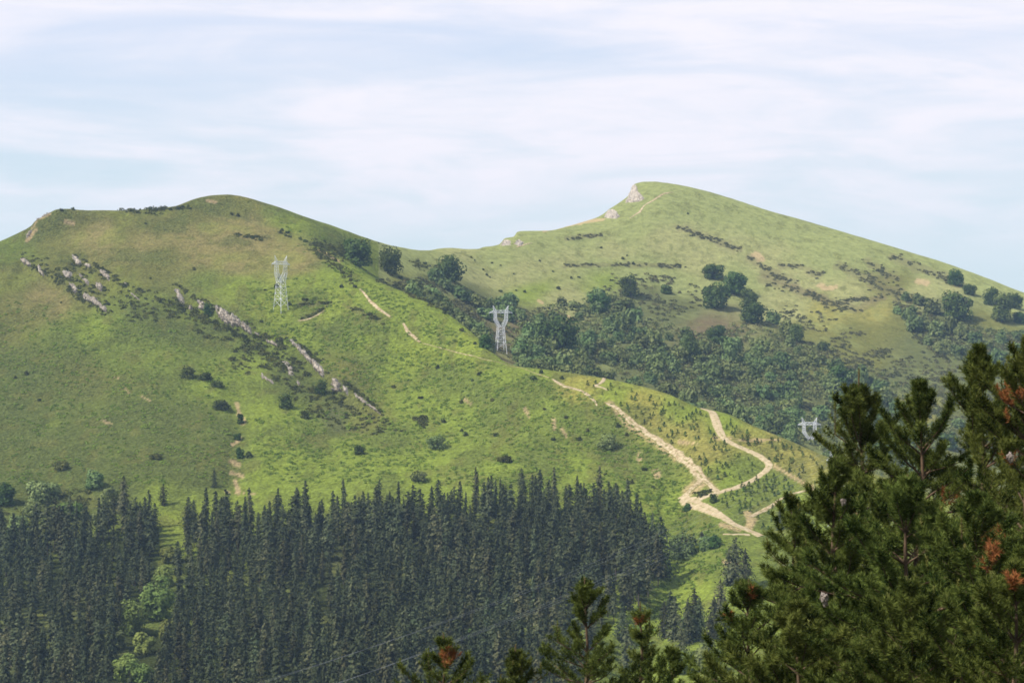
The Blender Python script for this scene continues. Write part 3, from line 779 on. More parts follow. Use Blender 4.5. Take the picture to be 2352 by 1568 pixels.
def broadleaf(name, rng, h=10.0, w=10.0, n=900, leaf=0.55, trunk=0.12, lobes=9, flat=False):
    """crown of lobed clumps; returns (crown mesh data arrays, trunk arrays), base at z=0"""
    cz = h * 0.49
    R = np.array([w / 2, w / 2, h * 0.5])
    lob = []
    for k in range(lobes):
        d = rng.normal(size=3); d /= np.linalg.norm(d); d[2] = d[2] * 0.8 + 0.15
        lob.append((d * R * rng.uniform(0.45, 0.7), rng.uniform(0.32, 0.52)))
    for k in range(5):
        a = k * 1.257 + rng.uniform(-.4, .4)
        lob.append((np.array([cos(a) * 0.5, sin(a) * 0.5, rng.uniform(-0.72, -0.5)]) * R, rng.uniform(0.36, 0.46)))
    lob.append((np.zeros(3), 0.62))
    P, Nn = [], []
    per = n // len(lob)
    for c, r in lob:
        d = rng.normal(size=(per, 3)); d /= np.linalg.norm(d, axis=1)[:, None]
        rad = r * (0.72 + 0.34 * rng.random((per, 1)) ** 0.5)
        P.append(c + d * rad * R); Nn.append(d + 0.28 * rng.normal(size=(per, 3)) + np.array([0, 0, 0.25]))
    P = np.concatenate(P) + np.array([0, 0, cz]); Nn = np.concatenate(Nn)
    P[:, 2] = np.maximum(P[:, 2], h * 0.04)
    s = leaf * rng.uniform(0.6, 1.3, len(P))
    V_, q_ = cards(P, Nn, s, s * 0.8, rng)
    tr = Acc()
    tp = np.array([[0, 0, -1.0], [0.1, 0, h * 0.2], [0, 0.1, h * 0.45], [0, 0, h * 0.75]])
    tr.q(*tube(tp, [w * trunk * 0.35, w * trunk * 0.28, w * trunk * 0.2, w * 0.01], 6))
    for k in range(5):
        a = rng.uniform(0, 2 * pi); e = np.array([cos(a) * w * 0.3, sin(a) * w * 0.3, h * rng.uniform(0.5, 0.75)])
        tr.q(*tube(np.array([[0, 0, h * 0.25], e * 0.5 + np.array([0, 0, h * 0.12]), e]), [w * trunk * 0.16, w * trunk * 0.1, w * 0.008], 5))
    return V_, q_, tr


def tree_thing(name, rng, mat, label, cat, group=None, **kw):
    V_, q_, tr = broadleaf(name, rng, **kw)
    root = link(name, None, label=label, cat=cat, group=group)
    link('crown', np_mesh(name + '_crown', V_, quads=q_, mats=[mat]), parent=root)
    link('trunk', tr.mesh(name + '_trunk', [M_bark], True), parent=root)
    return root


def bush_thing(name, rng, mat, label, cat, group=None, **kw):
    V_, q_, tr = broadleaf(name, rng, flat=True, **kw)
    a = Acc(); a.q(V_, q_); nq = len(q_)
    tv = np.concatenate(tr.V); tq = np.concatenate(tr.Q)
    a.q(tv, tq)
    me = np_mesh(name, np.concatenate(a.V), quads=np.concatenate(a.Q), mats=[mat, M_bark], quad_mat=np.r_[np.zeros(nq, int), np.ones(len(tq), int)])
    return link(name, me, label=label, cat=cat, group=group)


def px2m(units, p): return units * K * p[1]


# prominent broadleaf trees: X, Y of the base, width and height in photo units
BIG = [
    (823, 612, 70, 70, 'oak', 'large dark round tree, first of three on the ridge shoulder, beside scrub'),
    (899, 630, 54, 70, 'oak', 'dark tall-crowned tree in the middle of the three on the ridge shoulder'),
    (1034, 645, 60, 55, 'oak', 'dark round tree standing apart right of the pair near the saddle'),
    (1284, 810, 90, 90, 'oak', 'biggest dark tree in the ravine, just right of the middle pylon'),
    (1114, 800, 32, 30, 'oak', 'small dark round tree at the brow left of the middle pylon'),
    (1640, 640, 48, 34, 'oak', 'topmost tree of the dark clump on the far slope'),
    (1686, 676, 64, 50, 'oak', 'wide tree at the right of the far slope clump'),
    (1640, 708, 62, 58, 'oak', 'lower left dark tree of the far slope clump'),
    (1718, 706, 46, 42, 'oak', 'small tree stepping down right of the far slope clump'),
    (1730, 742, 54, 48, 'oak', 'lowest dark tree trailing from the far slope clump'),
    (1448, 682, 44, 52, 'oak', 'tall dark tree with a shadow, left of the far slope clump'),
    (1377, 716, 52, 46, 'oak', 'round dark tree left of the tall shadowed tree'),
    (1530, 674, 28, 22, 'oak', 'small round tree alone between two dark trees on the far slope'),
    (1585, 830, 42, 72, 'oak', 'tall narrow dark tree in the middle of the ravine thicket'),
    (1646, 790, 42, 45, 'oak', 'dark tree in a gap of scrub below the far slope clump'),
    (1830, 786, 38, 42, 'oak', 'dark pointed tree at the upper edge of the ravine thicket'),
    (1932, 885, 62, 46, 'oak', 'broad dark tree with shadow at the right end of the ravine thicket'),
    (2194, 655, 42, 36, 'oak', 'dark tree touching the right skyline slope'),
    (2226, 676, 30, 24, 'oak', 'small dark tree right below the skyline tree'),
    (2199, 735, 74, 62, 'oak', 'largest broad tree on the far right slope'),
    (2276, 700, 38, 40, 'oak', 'left tree of the clump at the right edge of the photo'),
    (2302, 738, 56, 66, 'oak', 'tallest tree of the clump at the right edge of the photo'),
    (2330, 708, 40, 38, 'oak', 'rear tree of the clump at the right edge of the photo'),
    (2343, 742, 34, 28, 'oak', 'lowest tree at the right edge beside the clump'),
    (2132, 705, 26, 22, 'oak', 'small dark tree left of the largest far right tree'),
    (1568, 1282, 66, 66, 'thick', 'big grey-green bushy tree beyond the right end of the forest'),
    (1622, 1262, 34, 30, 'thick', 'greenish tree squeezed beside the big grey-green bushy tree'),
    (1638, 1258, 34, 28, 'oak', 'small dark round tree below the wide dirt road'),
    (362, 1420, 80, 92, 'lime', 'bright green broadleaf tree in the gap of the dark forest'),
    (302, 1455, 62, 80, 'lime', 'paler green broadleaf left of the bright one in the forest'),
    (290, 1560, 60, 60, 'lime', 'green broadleaf low in the forest gap'),
    (330, 1500, 50, 50, 'lime', 'small green broadleaf under the two bright ones'),
    (392, 1290, 44, 36, 'lime', 'light green broadleaf below the bright grass gap in the forest'),
    (378, 1345, 46, 44, 'lime', 'light green broadleaf above the tall bright one in the forest gap'),
    (388, 1470, 48, 56, 'lime', 'light green broadleaf right of the bright one low in the forest gap'),
    (320, 1580, 60, 64, 'lime', 'light green broadleaf at the bottom of the forest gap'),
    (350, 1640, 56, 60, 'thick', 'grey-green broadleaf cut by the bottom frame edge in the forest gap'),
    (275, 1625, 50, 60, 'lime', 'light green broadleaf cut by the bottom frame edge left of the grey-green one'),
    (852, 1400, 36, 36, 'lime', 'small light green broadleaf deep in the middle of the forest'),
    (975, 1350, 34, 30, 'thick', 'small grey-green broadleaf in a small clearing of the forest'),
    (268, 1490, 40, 44, 'thick', 'grey-green broadleaf left of the bright green forest pair'),
    (1385, 1265, 36, 36, 'lime', 'light green broadleaf near the right side of the forest'),
    (1150, 1500, 50, 58, 'thick', 'greyish broadleaf among the conifers at the forest bottom'),
    (1085, 1480, 40, 40, 'thick', 'small greyish broadleaf left of its larger neighbour in the forest'),
    (100, 1150, 72, 50, 'thick', 'dark leafy tree at the upper left edge of the forest'),
    (215, 1120, 46, 40, 'thick', 'pale leafy tree right of the dark one at the forest edge'),
    (40, 1230, 50, 46, 'thick', 'pale bushy tree at the left frame edge above the conifers'),
    (160, 1190, 60, 40, 'lime', 'light green bushy tree between the forest edge shrubs'),
    (12, 1160, 50, 50, 'oak', 'dark bushy tree cut by the left frame edge'),
    (75, 1185, 44, 36, 'thick', 'grey-green bushy tree in the second row at the upper left forest edge'),
    (130, 1225, 50, 40, 'thick', 'wide grey-green tree low at the upper left forest edge'),
    (250, 1160, 44, 44, 'thick', 'grey-green tree left of the big dark edge conifer'),
    (320, 1190, 40, 34, 'lime', 'light green tree right of the big dark edge conifer'),
    (232, 1205, 40, 34, 'thick', 'grey-green tree below the pale leafy tree at the forest edge'),
    (340, 1215, 40, 30, 'lime', 'light green bush-like tree left of the bright grass gap'),
    (1560, 1545, 60, 60, 'thick', 'grey-green leafy tree low behind the bottom pines'),
    (1625, 1540, 60, 66, 'thick', 'grey-green leafy tree against the big right pines'),
    (1590, 1470, 50, 60, 'thick', 'grey-green leafy tree behind the row of dark conifers'),
]
MATS = {'oak': M_oak, 'thick': M_thick, 'lime': M_lime}
for i, (X, Y, wd, ht, mk, lab) in enumerate(BIG):
    rng = np.random.default_rng(500 + i)
    p = hit(X, Y)
    W_, H_ = px2m(wd, p) * 1.1, px2m(ht, p) * 1.12
    t = tree_thing('broadleaf_tree', rng, MATS[mk], lab, 'tree', h=H_, w=W_, n=2100, leaf=max(0.5, W_ * 0.034), lobes=13)
    t.location = p - np.array([0, 0, 0.4])

# bushes on the near hill: X, Y base, width, height
BUSH = [
    (657, 938, 42, 40, 'oak', 'round dark green bush-tree alone below the rock rib'),
    (737, 905, 36, 40, 'oak', 'dark tree growing at the foot of the bright jagged rock crest'),
    (478, 726, 24, 34, 'oak', 'dark tree wedged between rocks in the upper rib'),
    (825, 1043, 30, 24, 'oak', 'small dark round bush alone in bright bracken mid-slope'),
    (1003, 1030, 50, 34, 'thick', 'greyish bush with shadow on the mid-slope'),
    (1394, 1030, 56, 40, 'thick', 'light green round bush on the slope left of the eroded track'),
    (962, 1105, 46, 26, 'thick', 'grey-green bush just above the forest edge'),
    (430, 868, 44, 30, 'gorse', 'reddish dark gorse bush, left in the gorse clump'),
    (470, 872, 40, 22, 'gorse', 'mid gorse bush of the gorse clump on the left slope'),
    (500, 888, 36, 18, 'gorse', 'right gorse bush of the gorse clump on the left slope'),
    (508, 938, 52, 24, 'gorse', 'brown-green gorse above the bare soil scar'),
    (552, 972, 20, 26, 'oak', 'dark bush over the bare soil scar'),
    (552, 1052, 20, 30, 'oak', 'dark bush beside the lower soil scar'),
    (545, 1010, 20, 18, 'oak', 'small dark bush between the two soil scars'),
    (572, 1050, 18, 16, 'gorse', 'tiny bush right of the lower soil scar'),
    (358, 1053, 34, 14, 'gorse', 'low dark bush on the dull left slope above the forest'),
    (140, 1078, 40, 22, 'gorse', 'dark low bush high left above the forest edge'),
    (1160, 1060, 40, 16, 'gorse', 'low dark bush on the slope right of centre above the forest'),
    (1577, 1172, 18, 20, 'oak', 'round dark bush on the grass at the track junction'),
    (1638, 1154, 20, 26, 'oak', 'dark bush in the angle of the track junction'),
    (1248, 740, 30, 24, 'oak', 'dark bush at the scrub edge left of the biggest ravine tree'),
    (700, 960, 24, 20, 'gorse', 'small brownish gorse left of the lower dark tree'),
    (625, 1280, 20, 10, 'gorse', 'dark bush on a bank in the forest'),
    (1225, 872, 16, 12, 'oak', 'dark bush beside the path on the spur brow'),
    (1243, 857, 10, 10, 'gorse', 'tiny dark bush on the spur skyline path'),
    (1210, 835, 12, 10, 'gorse', 'tiny dark bush on the spur edge below the middle pylon'),
]
MATS['gorse'] = M_gorse
for i, (X, Y, wd, ht, mk, lab) in enumerate(BUSH):
    rng = np.random.default_rng(700 + i)
    p = hit(X, Y)
    W_, H_ = px2m(wd, p), px2m(ht, p)
    b = bush_thing('bush', rng, MATS[mk], lab, 'bush', h=H_, w=W_, n=800, leaf=max(0.35, W_ * 0.04), lobes=8)
    b.location = p - np.array([0, 0, 0.2])

# small gorse bushes dotted over both grassy hills
SMALL = [(310, 484), (322, 482), (345, 482), (360, 484), (375, 480), (390, 482), (408, 480), (436, 480), (432, 474), (142, 484), (168, 482), (355, 492), (335, 515), (345, 640), (140, 696), (532, 493), (546, 497), (648, 530), (660, 536), (560, 545), (580, 548), (598, 552), (690, 550), (700, 556), (722, 560), (745, 556), (735, 590), (770, 588), (785, 660),
         (805, 645), (815, 660), (770, 600), (635, 660), (608, 667), (665, 700), (445, 620), (700, 690), (1082, 592), (1090, 598), (1110, 620), (1118, 632), (1125, 638), (1130, 605), (1150, 610), (1180, 630), (1185, 668), (1205, 672), (1312, 640), (1330, 638), (1270, 625), (1283, 664), (1380, 570), (1430, 595), (1440, 588), (1425, 606), (1455, 607), (1580, 492), (920, 640), (940, 650), (960, 600), (975, 606),
         (1000, 612), (850, 725), (880, 745), (1020, 720), (990, 690), (1060, 760), (1090, 790), (870, 560), (1150, 670), (1165, 680), (1240, 600), (965, 915), (905, 890), (1005, 845), (1100, 860), (1085, 875), (1130, 920), (1140, 1000), (1060, 990), (1070, 1000), (1020, 970), (1060, 925), (1300, 960), (1250, 940), (1330, 1010), (1350, 990), (1270, 1010), (1420, 980), (1440, 1000),
         (1480, 1080), (1450, 1110), (1500, 1120), (1390, 1090), (640, 640), (250, 700), (350, 720), (60, 860), (35, 868), (90, 920), (1290, 870), (600, 740)]
rng = np.random.default_rng(900)
gb = [bush_thing('gorse_bush', np.random.default_rng(901 + k), M_gorse, 'small dark gorse bush dotted on the open grassy hillside', 'bush', 'gorse bushes dotted over the grass', h=2.4, w=3.6, n=190, leaf=0.42, lobes=5) for k in range(3)]
for i, (X, Y) in enumerate(SMALL):
    p = hit(X, Y) - np.array([0, 0, 0.1])
    s = rng.uniform(0.5, 1.05)
    if i < 3:
        o = gb[i]; o.location = p; o.scale = (s, s, s)
    else:
        copy_tree(gb[i % 3], p, rng.uniform(0, 6.28), (s * rng.uniform(.8, 1.3), s, s))

# thicket of the ravine: individual rounded trees, then low scrub as stuff
THICKET = [(1080, 700), (1140, 690), (1200, 720), (1290, 700), (1350, 690), (1440, 690), (1540, 740), (1580, 770), (1640, 760), (1720, 730), (1790, 740), (1840, 780), (1900, 800), (1960, 830), (2000, 880), (2080, 950), (2120, 1010), (2120, 1120),
           (1900, 1030), (1860, 1020), (1740, 970), (1620, 925), (1530, 890), (1400, 855), (1250, 838), (1170, 825), (1110, 770), (1060, 730)]
tgt = []
rng = np.random.default_rng(321)
tries = 0
pts_w = []
a = np.array(THICKET); lo, hi = a.min(0), a.max(0)
while len(tgt) < 190 and tries < 20000:
    tries += 1
    X, Y = rng.uniform(lo[0], hi[0]), rng.uniform(lo[1], hi[1])
    if not inpoly(np.array([X]), np.array([Y]), THICKET)[0]: continue
    dens = fbm(np.array([X / 110]), np.array([Y / 60]), 61, 2)[0]
    if dens < -0.13: continue
    if any((abs(X - q[0]) / 19) ** 2 + (abs(Y - q[1]) / 9.5) ** 2 < 1 for q in tgt): continue
    if (1120 < X < 1185 and Y > 745) or (1825 < X < 1890 and Y > 970): continue
    p = hit(X, Y)
    if p[1] < 1500: continue
    tgt.append((X, Y)); pts_w.append(p)
for X, Y in [(2060, 720), (2090, 735), (2120, 750), (2150, 770), (2180, 765), (2210, 780), (2240, 790), (2270, 800), (2300, 790), (2330, 810), (2130, 790), (2160, 810), (2200, 815), (2250, 825), (2290, 840), (2330, 850), (2100, 760), (2340, 780), (2080, 690), (2110, 700), (2140, 720),
             (2040, 1010), (2060, 1030), (2080, 990), (2030, 1050), (2150, 1000), (2180, 1030), (2200, 980), (2250, 960), (2300, 950), (2330, 930), (2090, 1060), (2330, 990), (2060, 950), (1020, 662), (1060, 690), (1045, 675), (1000, 650), (1090, 700), (1120, 720)]:
    tgt.append((X, Y)); pts_w.append(hit(X, Y))
r2 = np.random.default_rng(322)
got = 0
while got < 78:
    X = r2.uniform(945, 1930) if got > 22 else r2.uniform(945, 1200)
    i_ = int((X - XS[0]) / 2.6)
    d = r2.uniform(LD['edge'][i_] + 75, LD['far1'][i_] + 30)
    x = (X - CX) * K * d; z = float(zat(x, d)); Yt = CY - (z + 8.0) / (K * d)
    if Yt > LY['edge'][i_] - 6 or 1115 < X < 1190 or 1825 < X < 1895: continue
    if any((q[0] - x) ** 2 + (q[1] - d) ** 2 < 40 for q in pts_w): continue
    pts_w.append(np.array([x, d, z])); got += 1
th = [tree_thing('thicket_tree', np.random.default_rng(331 + k), M_thick, 'grey-green rounded tree of the dense ravine thicket', 'tree', 'rounded trees of the ravine thicket', h=9.0, w=11.0, n=760, leaf=0.62, lobes=9) for k in range(5)]
for i, p in enumerate(pts_w):
    s = rng.uniform(0.8, 1.6) * (1.0 + 0.25 * float(fbm(p[0] / 60, p[1] / 60, 66, 2))); sz = s * rng.uniform(0.75, 1.3)
    p = p - np.array([0, 0, 0.8])
    if i < 5:
        th[i].location = p; th[i].scale = (s, s, sz)
    else:
        copy_tree(th[i % 5], p, rng.uniform(0, 6.28), (s, s * rng.uniform(0.85, 1.15), sz))


def scrub(name, areas, mat, label, seed, leaf=0.5):
    """uncountable low scrub: one object of clumped leaf cards; areas = (polygon or stroke, count, height m, width m)"""
    rng = np.random.default_rng(seed)
    P, Nn = [], []
    for kind_, pts, cnt, hh, ww in areas:
        got = 0; guard = 0
        a = np.array(pts, float)
        while got < cnt and guard < cnt * 30:
            guard += 1
            if kind_ == 'p':
                X, Y = rng.uniform(a[:, 0].min(), a[:, 0].max()), rng.uniform(a[:, 1].min(), a[:, 1].max())
                if not inpoly(np.array([X]), np.array([Y]), pts)[0]: continue
                if fbm(np.array([X / 45]), np.array([Y / 22]), seed, 3)[0] < rng.uniform(-0.22, 0.06): continue
            else:
                L_ = np.concatenate([[0], np.cumsum(np.hypot(np.diff(a[:, 0]), np.diff(a[:, 1])))])
                s = rng.uniform(0, L_[-1]); wd = np.interp(s, L_, a[:, 2])
                X = np.interp(s, L_, a[:, 0]) + rng.normal() * wd * 1.3; Y = np.interp(s, L_, a[:, 1]) + rng.normal() * wd * 0.75
                if fbm(np.array([X / 16]), np.array([Y / 9]), seed + 5, 2)[0] < rng.uniform(-0.25, 0.16): continue
            p = hit(X, Y)
            if kind_ == 'p' and X > 980 and p[1] < 1480 and name != 'bracken_scrub': continue
            got += 1
            m = 26
            d = rng.normal(size=(m, 3)); d /= np.linalg.norm(d, axis=1)[:, None]
            sc = rng.uniform(0.4, 1.25)
            q = d * np.array([ww, ww, hh]) * sc * (0.8 + 0.3 * rng.random((m, 1)))
            q[:, 2] = np.abs(q[:, 2])
            P.append(q + p); Nn.append(d + 0.5 * rng.normal(size=(m, 3)) + np.array([0, 0, 0.3]))
    P = np.concatenate(P); Nn = np.concatenate(Nn)
    s = leaf * rng.uniform(0.6, 1.4, len(P))
    V_, q_ = cards(P, Nn, s, s * 0.8, rng)
    link(name, np_mesh(name, V_, quads=q_, mats=[mat]), kind='stuff', label=label, cat='scrub')


scrub('heath_scrub', [
    ('p', THICKET, 1500, 2.0, 3.0),
    ('p', [(905, 650), (960, 640), (1040, 650), (1100, 680), (1130, 760), (1090, 760), (1000, 700), (950, 685)], 300, 1.6, 2.4),
    ('p', [(1370, 630), (1450, 625), (1560, 640), (1620, 660), (1600, 740), (1480, 720), (1400, 690)], 180, 1.5, 2.4),
    ('s', [(1300, 610, 3), (1450, 608, 3), (1560, 612, 4)], 67, 0.9, 1.6), ('s', [(1560, 523, 4), (1600, 535, 5), (1650, 555, 5), (1700, 575, 5)], 82, 0.9, 1.6),
    ('s', [(1720, 590, 5), (1760, 620, 5), (1830, 655, 6), (1900, 690, 7), (1970, 715, 6)], 120, 1.0, 1.7), ('s', [(1930, 610, 6), (2030, 660, 9), (2110, 700, 10)], 127, 1.0, 1.8),
    ('s', [(1990, 605, 5), (2060, 645, 6)], 45, 1.0, 1.7), ('s', [(2050, 592, 5), (2150, 630, 7), (2200, 655, 6)], 82, 1.0, 1.7), ('s', [(1800, 610, 5), (1840, 612, 4)], 22, 1.0, 1.6), ('s', [(1860, 628, 5), (1885, 632, 5)], 16, 1.0, 1.6),
    ('s', [(1940, 690, 4), (2030, 683, 4)], 37, 1.0, 1.6), ('s', [(1760, 650, 5), (1850, 670, 5), (1930, 715, 5)], 60, 1.0, 1.7),
    ('p', [(2050, 690), (2130, 720), (2250, 760), (2360, 780), (2360, 870), (2200, 850), (2100, 780)], 500, 1.8, 2.6),
    ('p', [(1950, 880), (2100, 900), (2360, 920), (2360, 1080), (2000, 1080)], 450, 1.8, 2.6), ('p', [(1840, 760), (1950, 770), (2030, 860), (1960, 860)], 90, 1.3, 2.2), ('p', [(1980, 800), (2080, 800), (2352, 860), (2352, 930), (2100, 930), (2020, 900)], 420, 1.2, 2.2),
    ('p', [(1780, 690), (1900, 720), (1990, 770), (1900, 780), (1800, 740)], 90, 1.1, 2.0),
    ('s', [(1300, 548, 3), (1380, 540, 3)], 40, 0.8, 1.6)], M_heath, 'low brownish heath and scrub filling the ravine and streaking the far slope', 41, 0.6)
scrub('woodland_scrub', [
    ('p', THICKET, 900, 3.4, 3.6),
    ('p', [(1130, 800), (1180, 745), (1300, 730), (1500, 760), (1700, 800), (1850, 850), (1990, 930), (1990, 1040), (1880, 1040), (1620, 930), (1380, 862), (1200, 838)], 700, 3.6, 3.8),
    ('p', [(1960, 830), (2120, 900), (2200, 1000), (2150, 1120), (2000, 1100), (1940, 1000)], 260, 3.0, 3.4), ('p', [(2060, 700), (2200, 745), (2352, 770), (2352, 850), (2200, 830), (2100, 770)], 220, 2.8, 3.2)], M_thick, 'merged low broadleaf growth between the trees of the ravine thicket', 47, 0.72)
scrub('gorse_scrub', [
    ('s', [(400, 652, 3), (470, 696, 4), (520, 718, 3), (580, 752, 4)], 70, 1.1, 1.4), ('s', [(590, 770, 4), (650, 800, 5)], 40, 1.2, 1.5), ('s', [(675, 778, 2), (720, 820, 3), (752, 856, 4)], 60, 1.1, 1.4), ('s', [(765, 868, 4), (800, 885, 3), (880, 950, 3)], 60, 1.0, 1.4),
    ('s', [(405, 700, 5), (500, 745, 6), (580, 785, 6), (660, 850, 8)], 120, 1.2, 1.6), ('s', [(45, 592, 3), (110, 632, 4), (200, 690, 4), (250, 722, 4)], 80, 1.0, 1.3), ('s', [(170, 585, 2), (240, 622, 3), (320, 680, 4)], 60, 1.0, 1.3),
    ('s', [(280, 484, 2), (310, 483, 5), (370, 484, 6), (420, 479, 4)], 70, 1.6, 2.0), ('s', [(545, 540, 3), (610, 553, 4)], 30, 1.3, 1.8), ('s', [(645, 533, 2), (668, 547, 2)], 14, 1.0, 1.5),
    ('s', [(720, 562, 5), (770, 575, 12), (800, 590, 10)], 120, 2.0, 2.2), ('s', [(730, 580, 5), (790, 625, 6), (815, 655, 6)], 60, 1.5, 1.8), ('s', [(870, 640, 5), (960, 680, 6), (1010, 705, 5)], 90, 1.5, 2.0),
    ('s', [(945, 600, 5), (990, 620, 8), (1010, 630, 6)], 50, 1.4, 2.0), ('s', [(690, 700, 2), (760, 697, 2)], 24, 0.8, 1.2), ('s', [(755, 702, 2), (720, 722, 2), (690, 736, 3)], 26, 0.9, 1.3), ('s', [(795, 700, 3), (840, 722, 3), (870, 735, 3)], 30, 1.0, 1.4),
    ('p', [(50, 580), (130, 600), (260, 660), (330, 690), (400, 740), (300, 740), (230, 725), (140, 660), (60, 610)], 220, 1.1, 1.6), ('p', [(330, 650), (430, 700), (560, 770), (700, 830), (730, 900), (640, 880), (520, 800), (400, 740)], 260, 1.2, 1.8),
    ('p', [(640, 830), (740, 870), (800, 920), (880, 960), (940, 990), (860, 1000), (760, 980), (680, 930)], 200, 1.0, 1.5), ('p', [(520, 800), (560, 800), (580, 860), (540, 870)], 24, 1.2, 1.6),
    ('p', [(950, 960), (1010, 950), (1060, 1000), (1000, 1010)], 40, 1.2, 1.6), ('p', [(1060, 830), (1120, 850), (1160, 900), (1100, 900)], 30, 1.0, 1.5), ('p', [(1270, 960), (1400, 980), (1470, 1060), (1420, 1090), (1330, 1030)], 90, 1.3, 1.8),
    ('p', [(1440, 1060), (1530, 1080), (1560, 1120), (1480, 1130)], 40, 1.2, 1.6), ('s', [(1586, 1140, 3), (1620, 1132, 3), (1634, 1128, 3)], 30, 1.0, 1.4), ('p', [(1540, 1220), (1660, 1220), (1680, 1260), (1560, 1300), (1520, 1290)], 70, 1.5, 1.8),
    ('p', [(-20, 1150), (120, 1120), (260, 1130), (360, 1180), (330, 1220), (100, 1260), (-20, 1240)], 120, 1.6, 2.0), ('s', [(160, 600, 3), (300, 660, 4), (400, 705, 4)], 60, 1.0, 1.5), ('s', [(600, 770, 4), (660, 785, 4)], 30, 1.1, 1.5)],
      M_gorse, 'dark low gorse scrub along the rocky bands and gullies of the near hill', 43, 0.42)

M_brack = leaf_mat('bracken_leaves', lin(104, 118, 48), lin(130, 141, 58), 0.15, 0.05)
scrub('bracken_scrub', [
    ('p', [(560, 640), (760, 640), (960, 780), (1180, 850), (1400, 920), (1580, 1080), (1560, 1160), (1000, 1110), (620, 1110), (560, 960), (760, 940), (880, 960), (700, 810), (560, 740)], 2600, 0.7, 1.3),
    ('p', [(-20, 680), (200, 720), (420, 760), (560, 860), (530, 1110), (-20, 1120)], 1100, 0.6, 1.3),
    ('p', [(1480, 1120), (1640, 1200), (1680, 1280), (1560, 1400), (1440, 1500), (1420, 1440), (1530, 1330), (1490, 1220)], 500, 0.7, 1.3),
    ('p', [(640, 500), (760, 550), (880, 650), (1100, 800), (1000, 790), (800, 650), (660, 560)], 350, 0.5, 1.1)], M_brack, 'rumpled bracken clumps covering the near hillside', 45, 0.34)

# ------------------------------------------------------------------ conifers of the plantation
M_pine = leaf_mat('plantation_needles', lin(38, 49, 34), lin(96, 98, 68), 0.04, 0.6, var=0.38, hue=0.035)
M_sap = leaf_mat('sapling_needles', lin(54, 70, 32), lin(86, 100, 46), 0.1, 0.8, var=0.35)
M_ptrunk = rough_mat('pine_trunk', lin(92, 82, 72), lin(64, 56, 50), scale=1.2, bump=0.6, bdist=0.1, stretch=(3, 3, 0.4))


def conifer(rng, h=22.0, w=5.6, bare=0.3, whorls=20, per=8, leaf=0.58, layers=4, rnd=0.2):
    """narrow ragged conifer; base at z=0"""
    P, Nn, S = [], [], []
    for k in range(whorls):
        t = k / (whorls - 1)
        z = h * (bare + (1 - bare) * t * 0.985)
        R = w / 2 * (1 - t) ** 0.62 * (0.55 + 0.45 * min(1, t * 4 + 0.25)) + 0.25
        R = R * (1 - rnd) + rnd * (w / 2 * 0.85 * sqrt(max(0.02, 1 - (2 * t - 0.85) ** 2 / 1.4)) + 0.2)
        R *= rng.uniform(0.65, 1.2)
        for j in range(per if t < 0.85 else 4):
            a = rng.uniform(0, 2 * pi); l = R * rng.uniform(0.55, 1.2)
            for q in range(layers):
                f = (q + 0.7 + rng.uniform(-.3, .3)) / layers
                P.append([cos(a) * l * f, sin(a) * l * f, z - 0.22 * l * f * f * (1.5 - t) + rng.normal() * 0.22 + 0.15 * l])
                Nn.append([cos(a) * 0.9 + rng.normal() * 0.3, sin(a) * 0.9 + rng.normal() * 0.3, 0.55 + rng.normal() * 0.25])
                S.append(leaf * rng.uniform(0.6, 1.3) * (1.05 - 0.35 * t))
    for q in range(8):
        P.append([rng.normal() * 0.08, rng.normal() * 0.08, h * (0.95 + 0.05 * q / 8)]); Nn.append([rng.normal(), rng.normal(), 0.1]); S.append(0.3)
    P = np.array(P); Nn = np.array(Nn); S = np.array(S)
    V_, q_ = cards(P, Nn, S, S * 0.6, rng)
    tv, tq = tube(np.array([[0, 0, -1.5], [0.05, 0, h * 0.3], [0, 0.05, h * 0.65], [0, 0, h]]), [0.26, 0.22, 0.13, 0.03], 5)
    a = Acc(); a.q(tv, tq)
    for q in range(12):      # dead snags on the bare bole
        z = h * rng.uniform(bare * 0.4, bare + 0.15); an = rng.uniform(0, 6.28); l = rng.uniform(0.6, 1.8)
        a.q(*tube(np.array([[0, 0, z], [cos(an) * l, sin(an) * l, z + rng.uniform(-0.2, 0.3)]]), [0.05, 0.02], 3))
    return V_, q_, a


def conifer_thing(rng, mat, label, cat='tree', group=None, name='pine_tree', **kw):
    V_, q_, tr = conifer(rng, **kw)
    root = link(name, None, label=label, cat=cat, group=group)
    link('crown', np_mesh(name + '_crown', V_, quads=q_, mats=[mat]), parent=root)
    link('trunk', tr.mesh(name + '_trunk', [M_ptrunk], True), parent=root)
    return root, (V_, q_, tr)


# plant the forest
GAP = [(372, 1140), (428, 1140), (432, 1240), (408, 1330), (412, 1470), (372, 1560), (345, 1650), (250, 1650), (268, 1470), (318, 1420), (345, 1350), (352, 1270)]
rng = np.random.default_rng(77)
cell = 6.3
grid = {}
forest = []
for _ in range(60000):
    d = rng.uniform(840, 1260)
    X = rng.uniform(-110, 1540)
    x = (X - CX) * K * d
    z = float(zat(x, d)); Y = CY - z / (K * d)
    if not inpoly(np.array([X]), np.array([Y]), FOREST)[0]: continue
    if fbm(np.array([x / 22]), np.array([d / 22]), 41, 2)[0] > (0.14 if Y > 1290 else 0.26): continue
    if inpoly(np.array([X]), np.array([Y]), GAP)[0]: continue
    if (abs(X - 340) / 50) ** 2 + (abs(Y - 1440) / 60) ** 2 < 1: continue
    ci, cj = int(x // cell), int(d // cell)
    ok = True
    for a_ in (-1, 0, 1):
        for b_ in (-1, 0, 1):
            for q in grid.get((ci + a_, cj + b_), ()):
                if (q[0] - x) ** 2 + (q[1] - d) ** 2 < cell * cell: ok = False
    if not ok: continue
    grid.setdefault((ci, cj), []).append((x, d)); forest.append((x, d, z, X, Y))
forest.sort(key=lambda q: q[1])
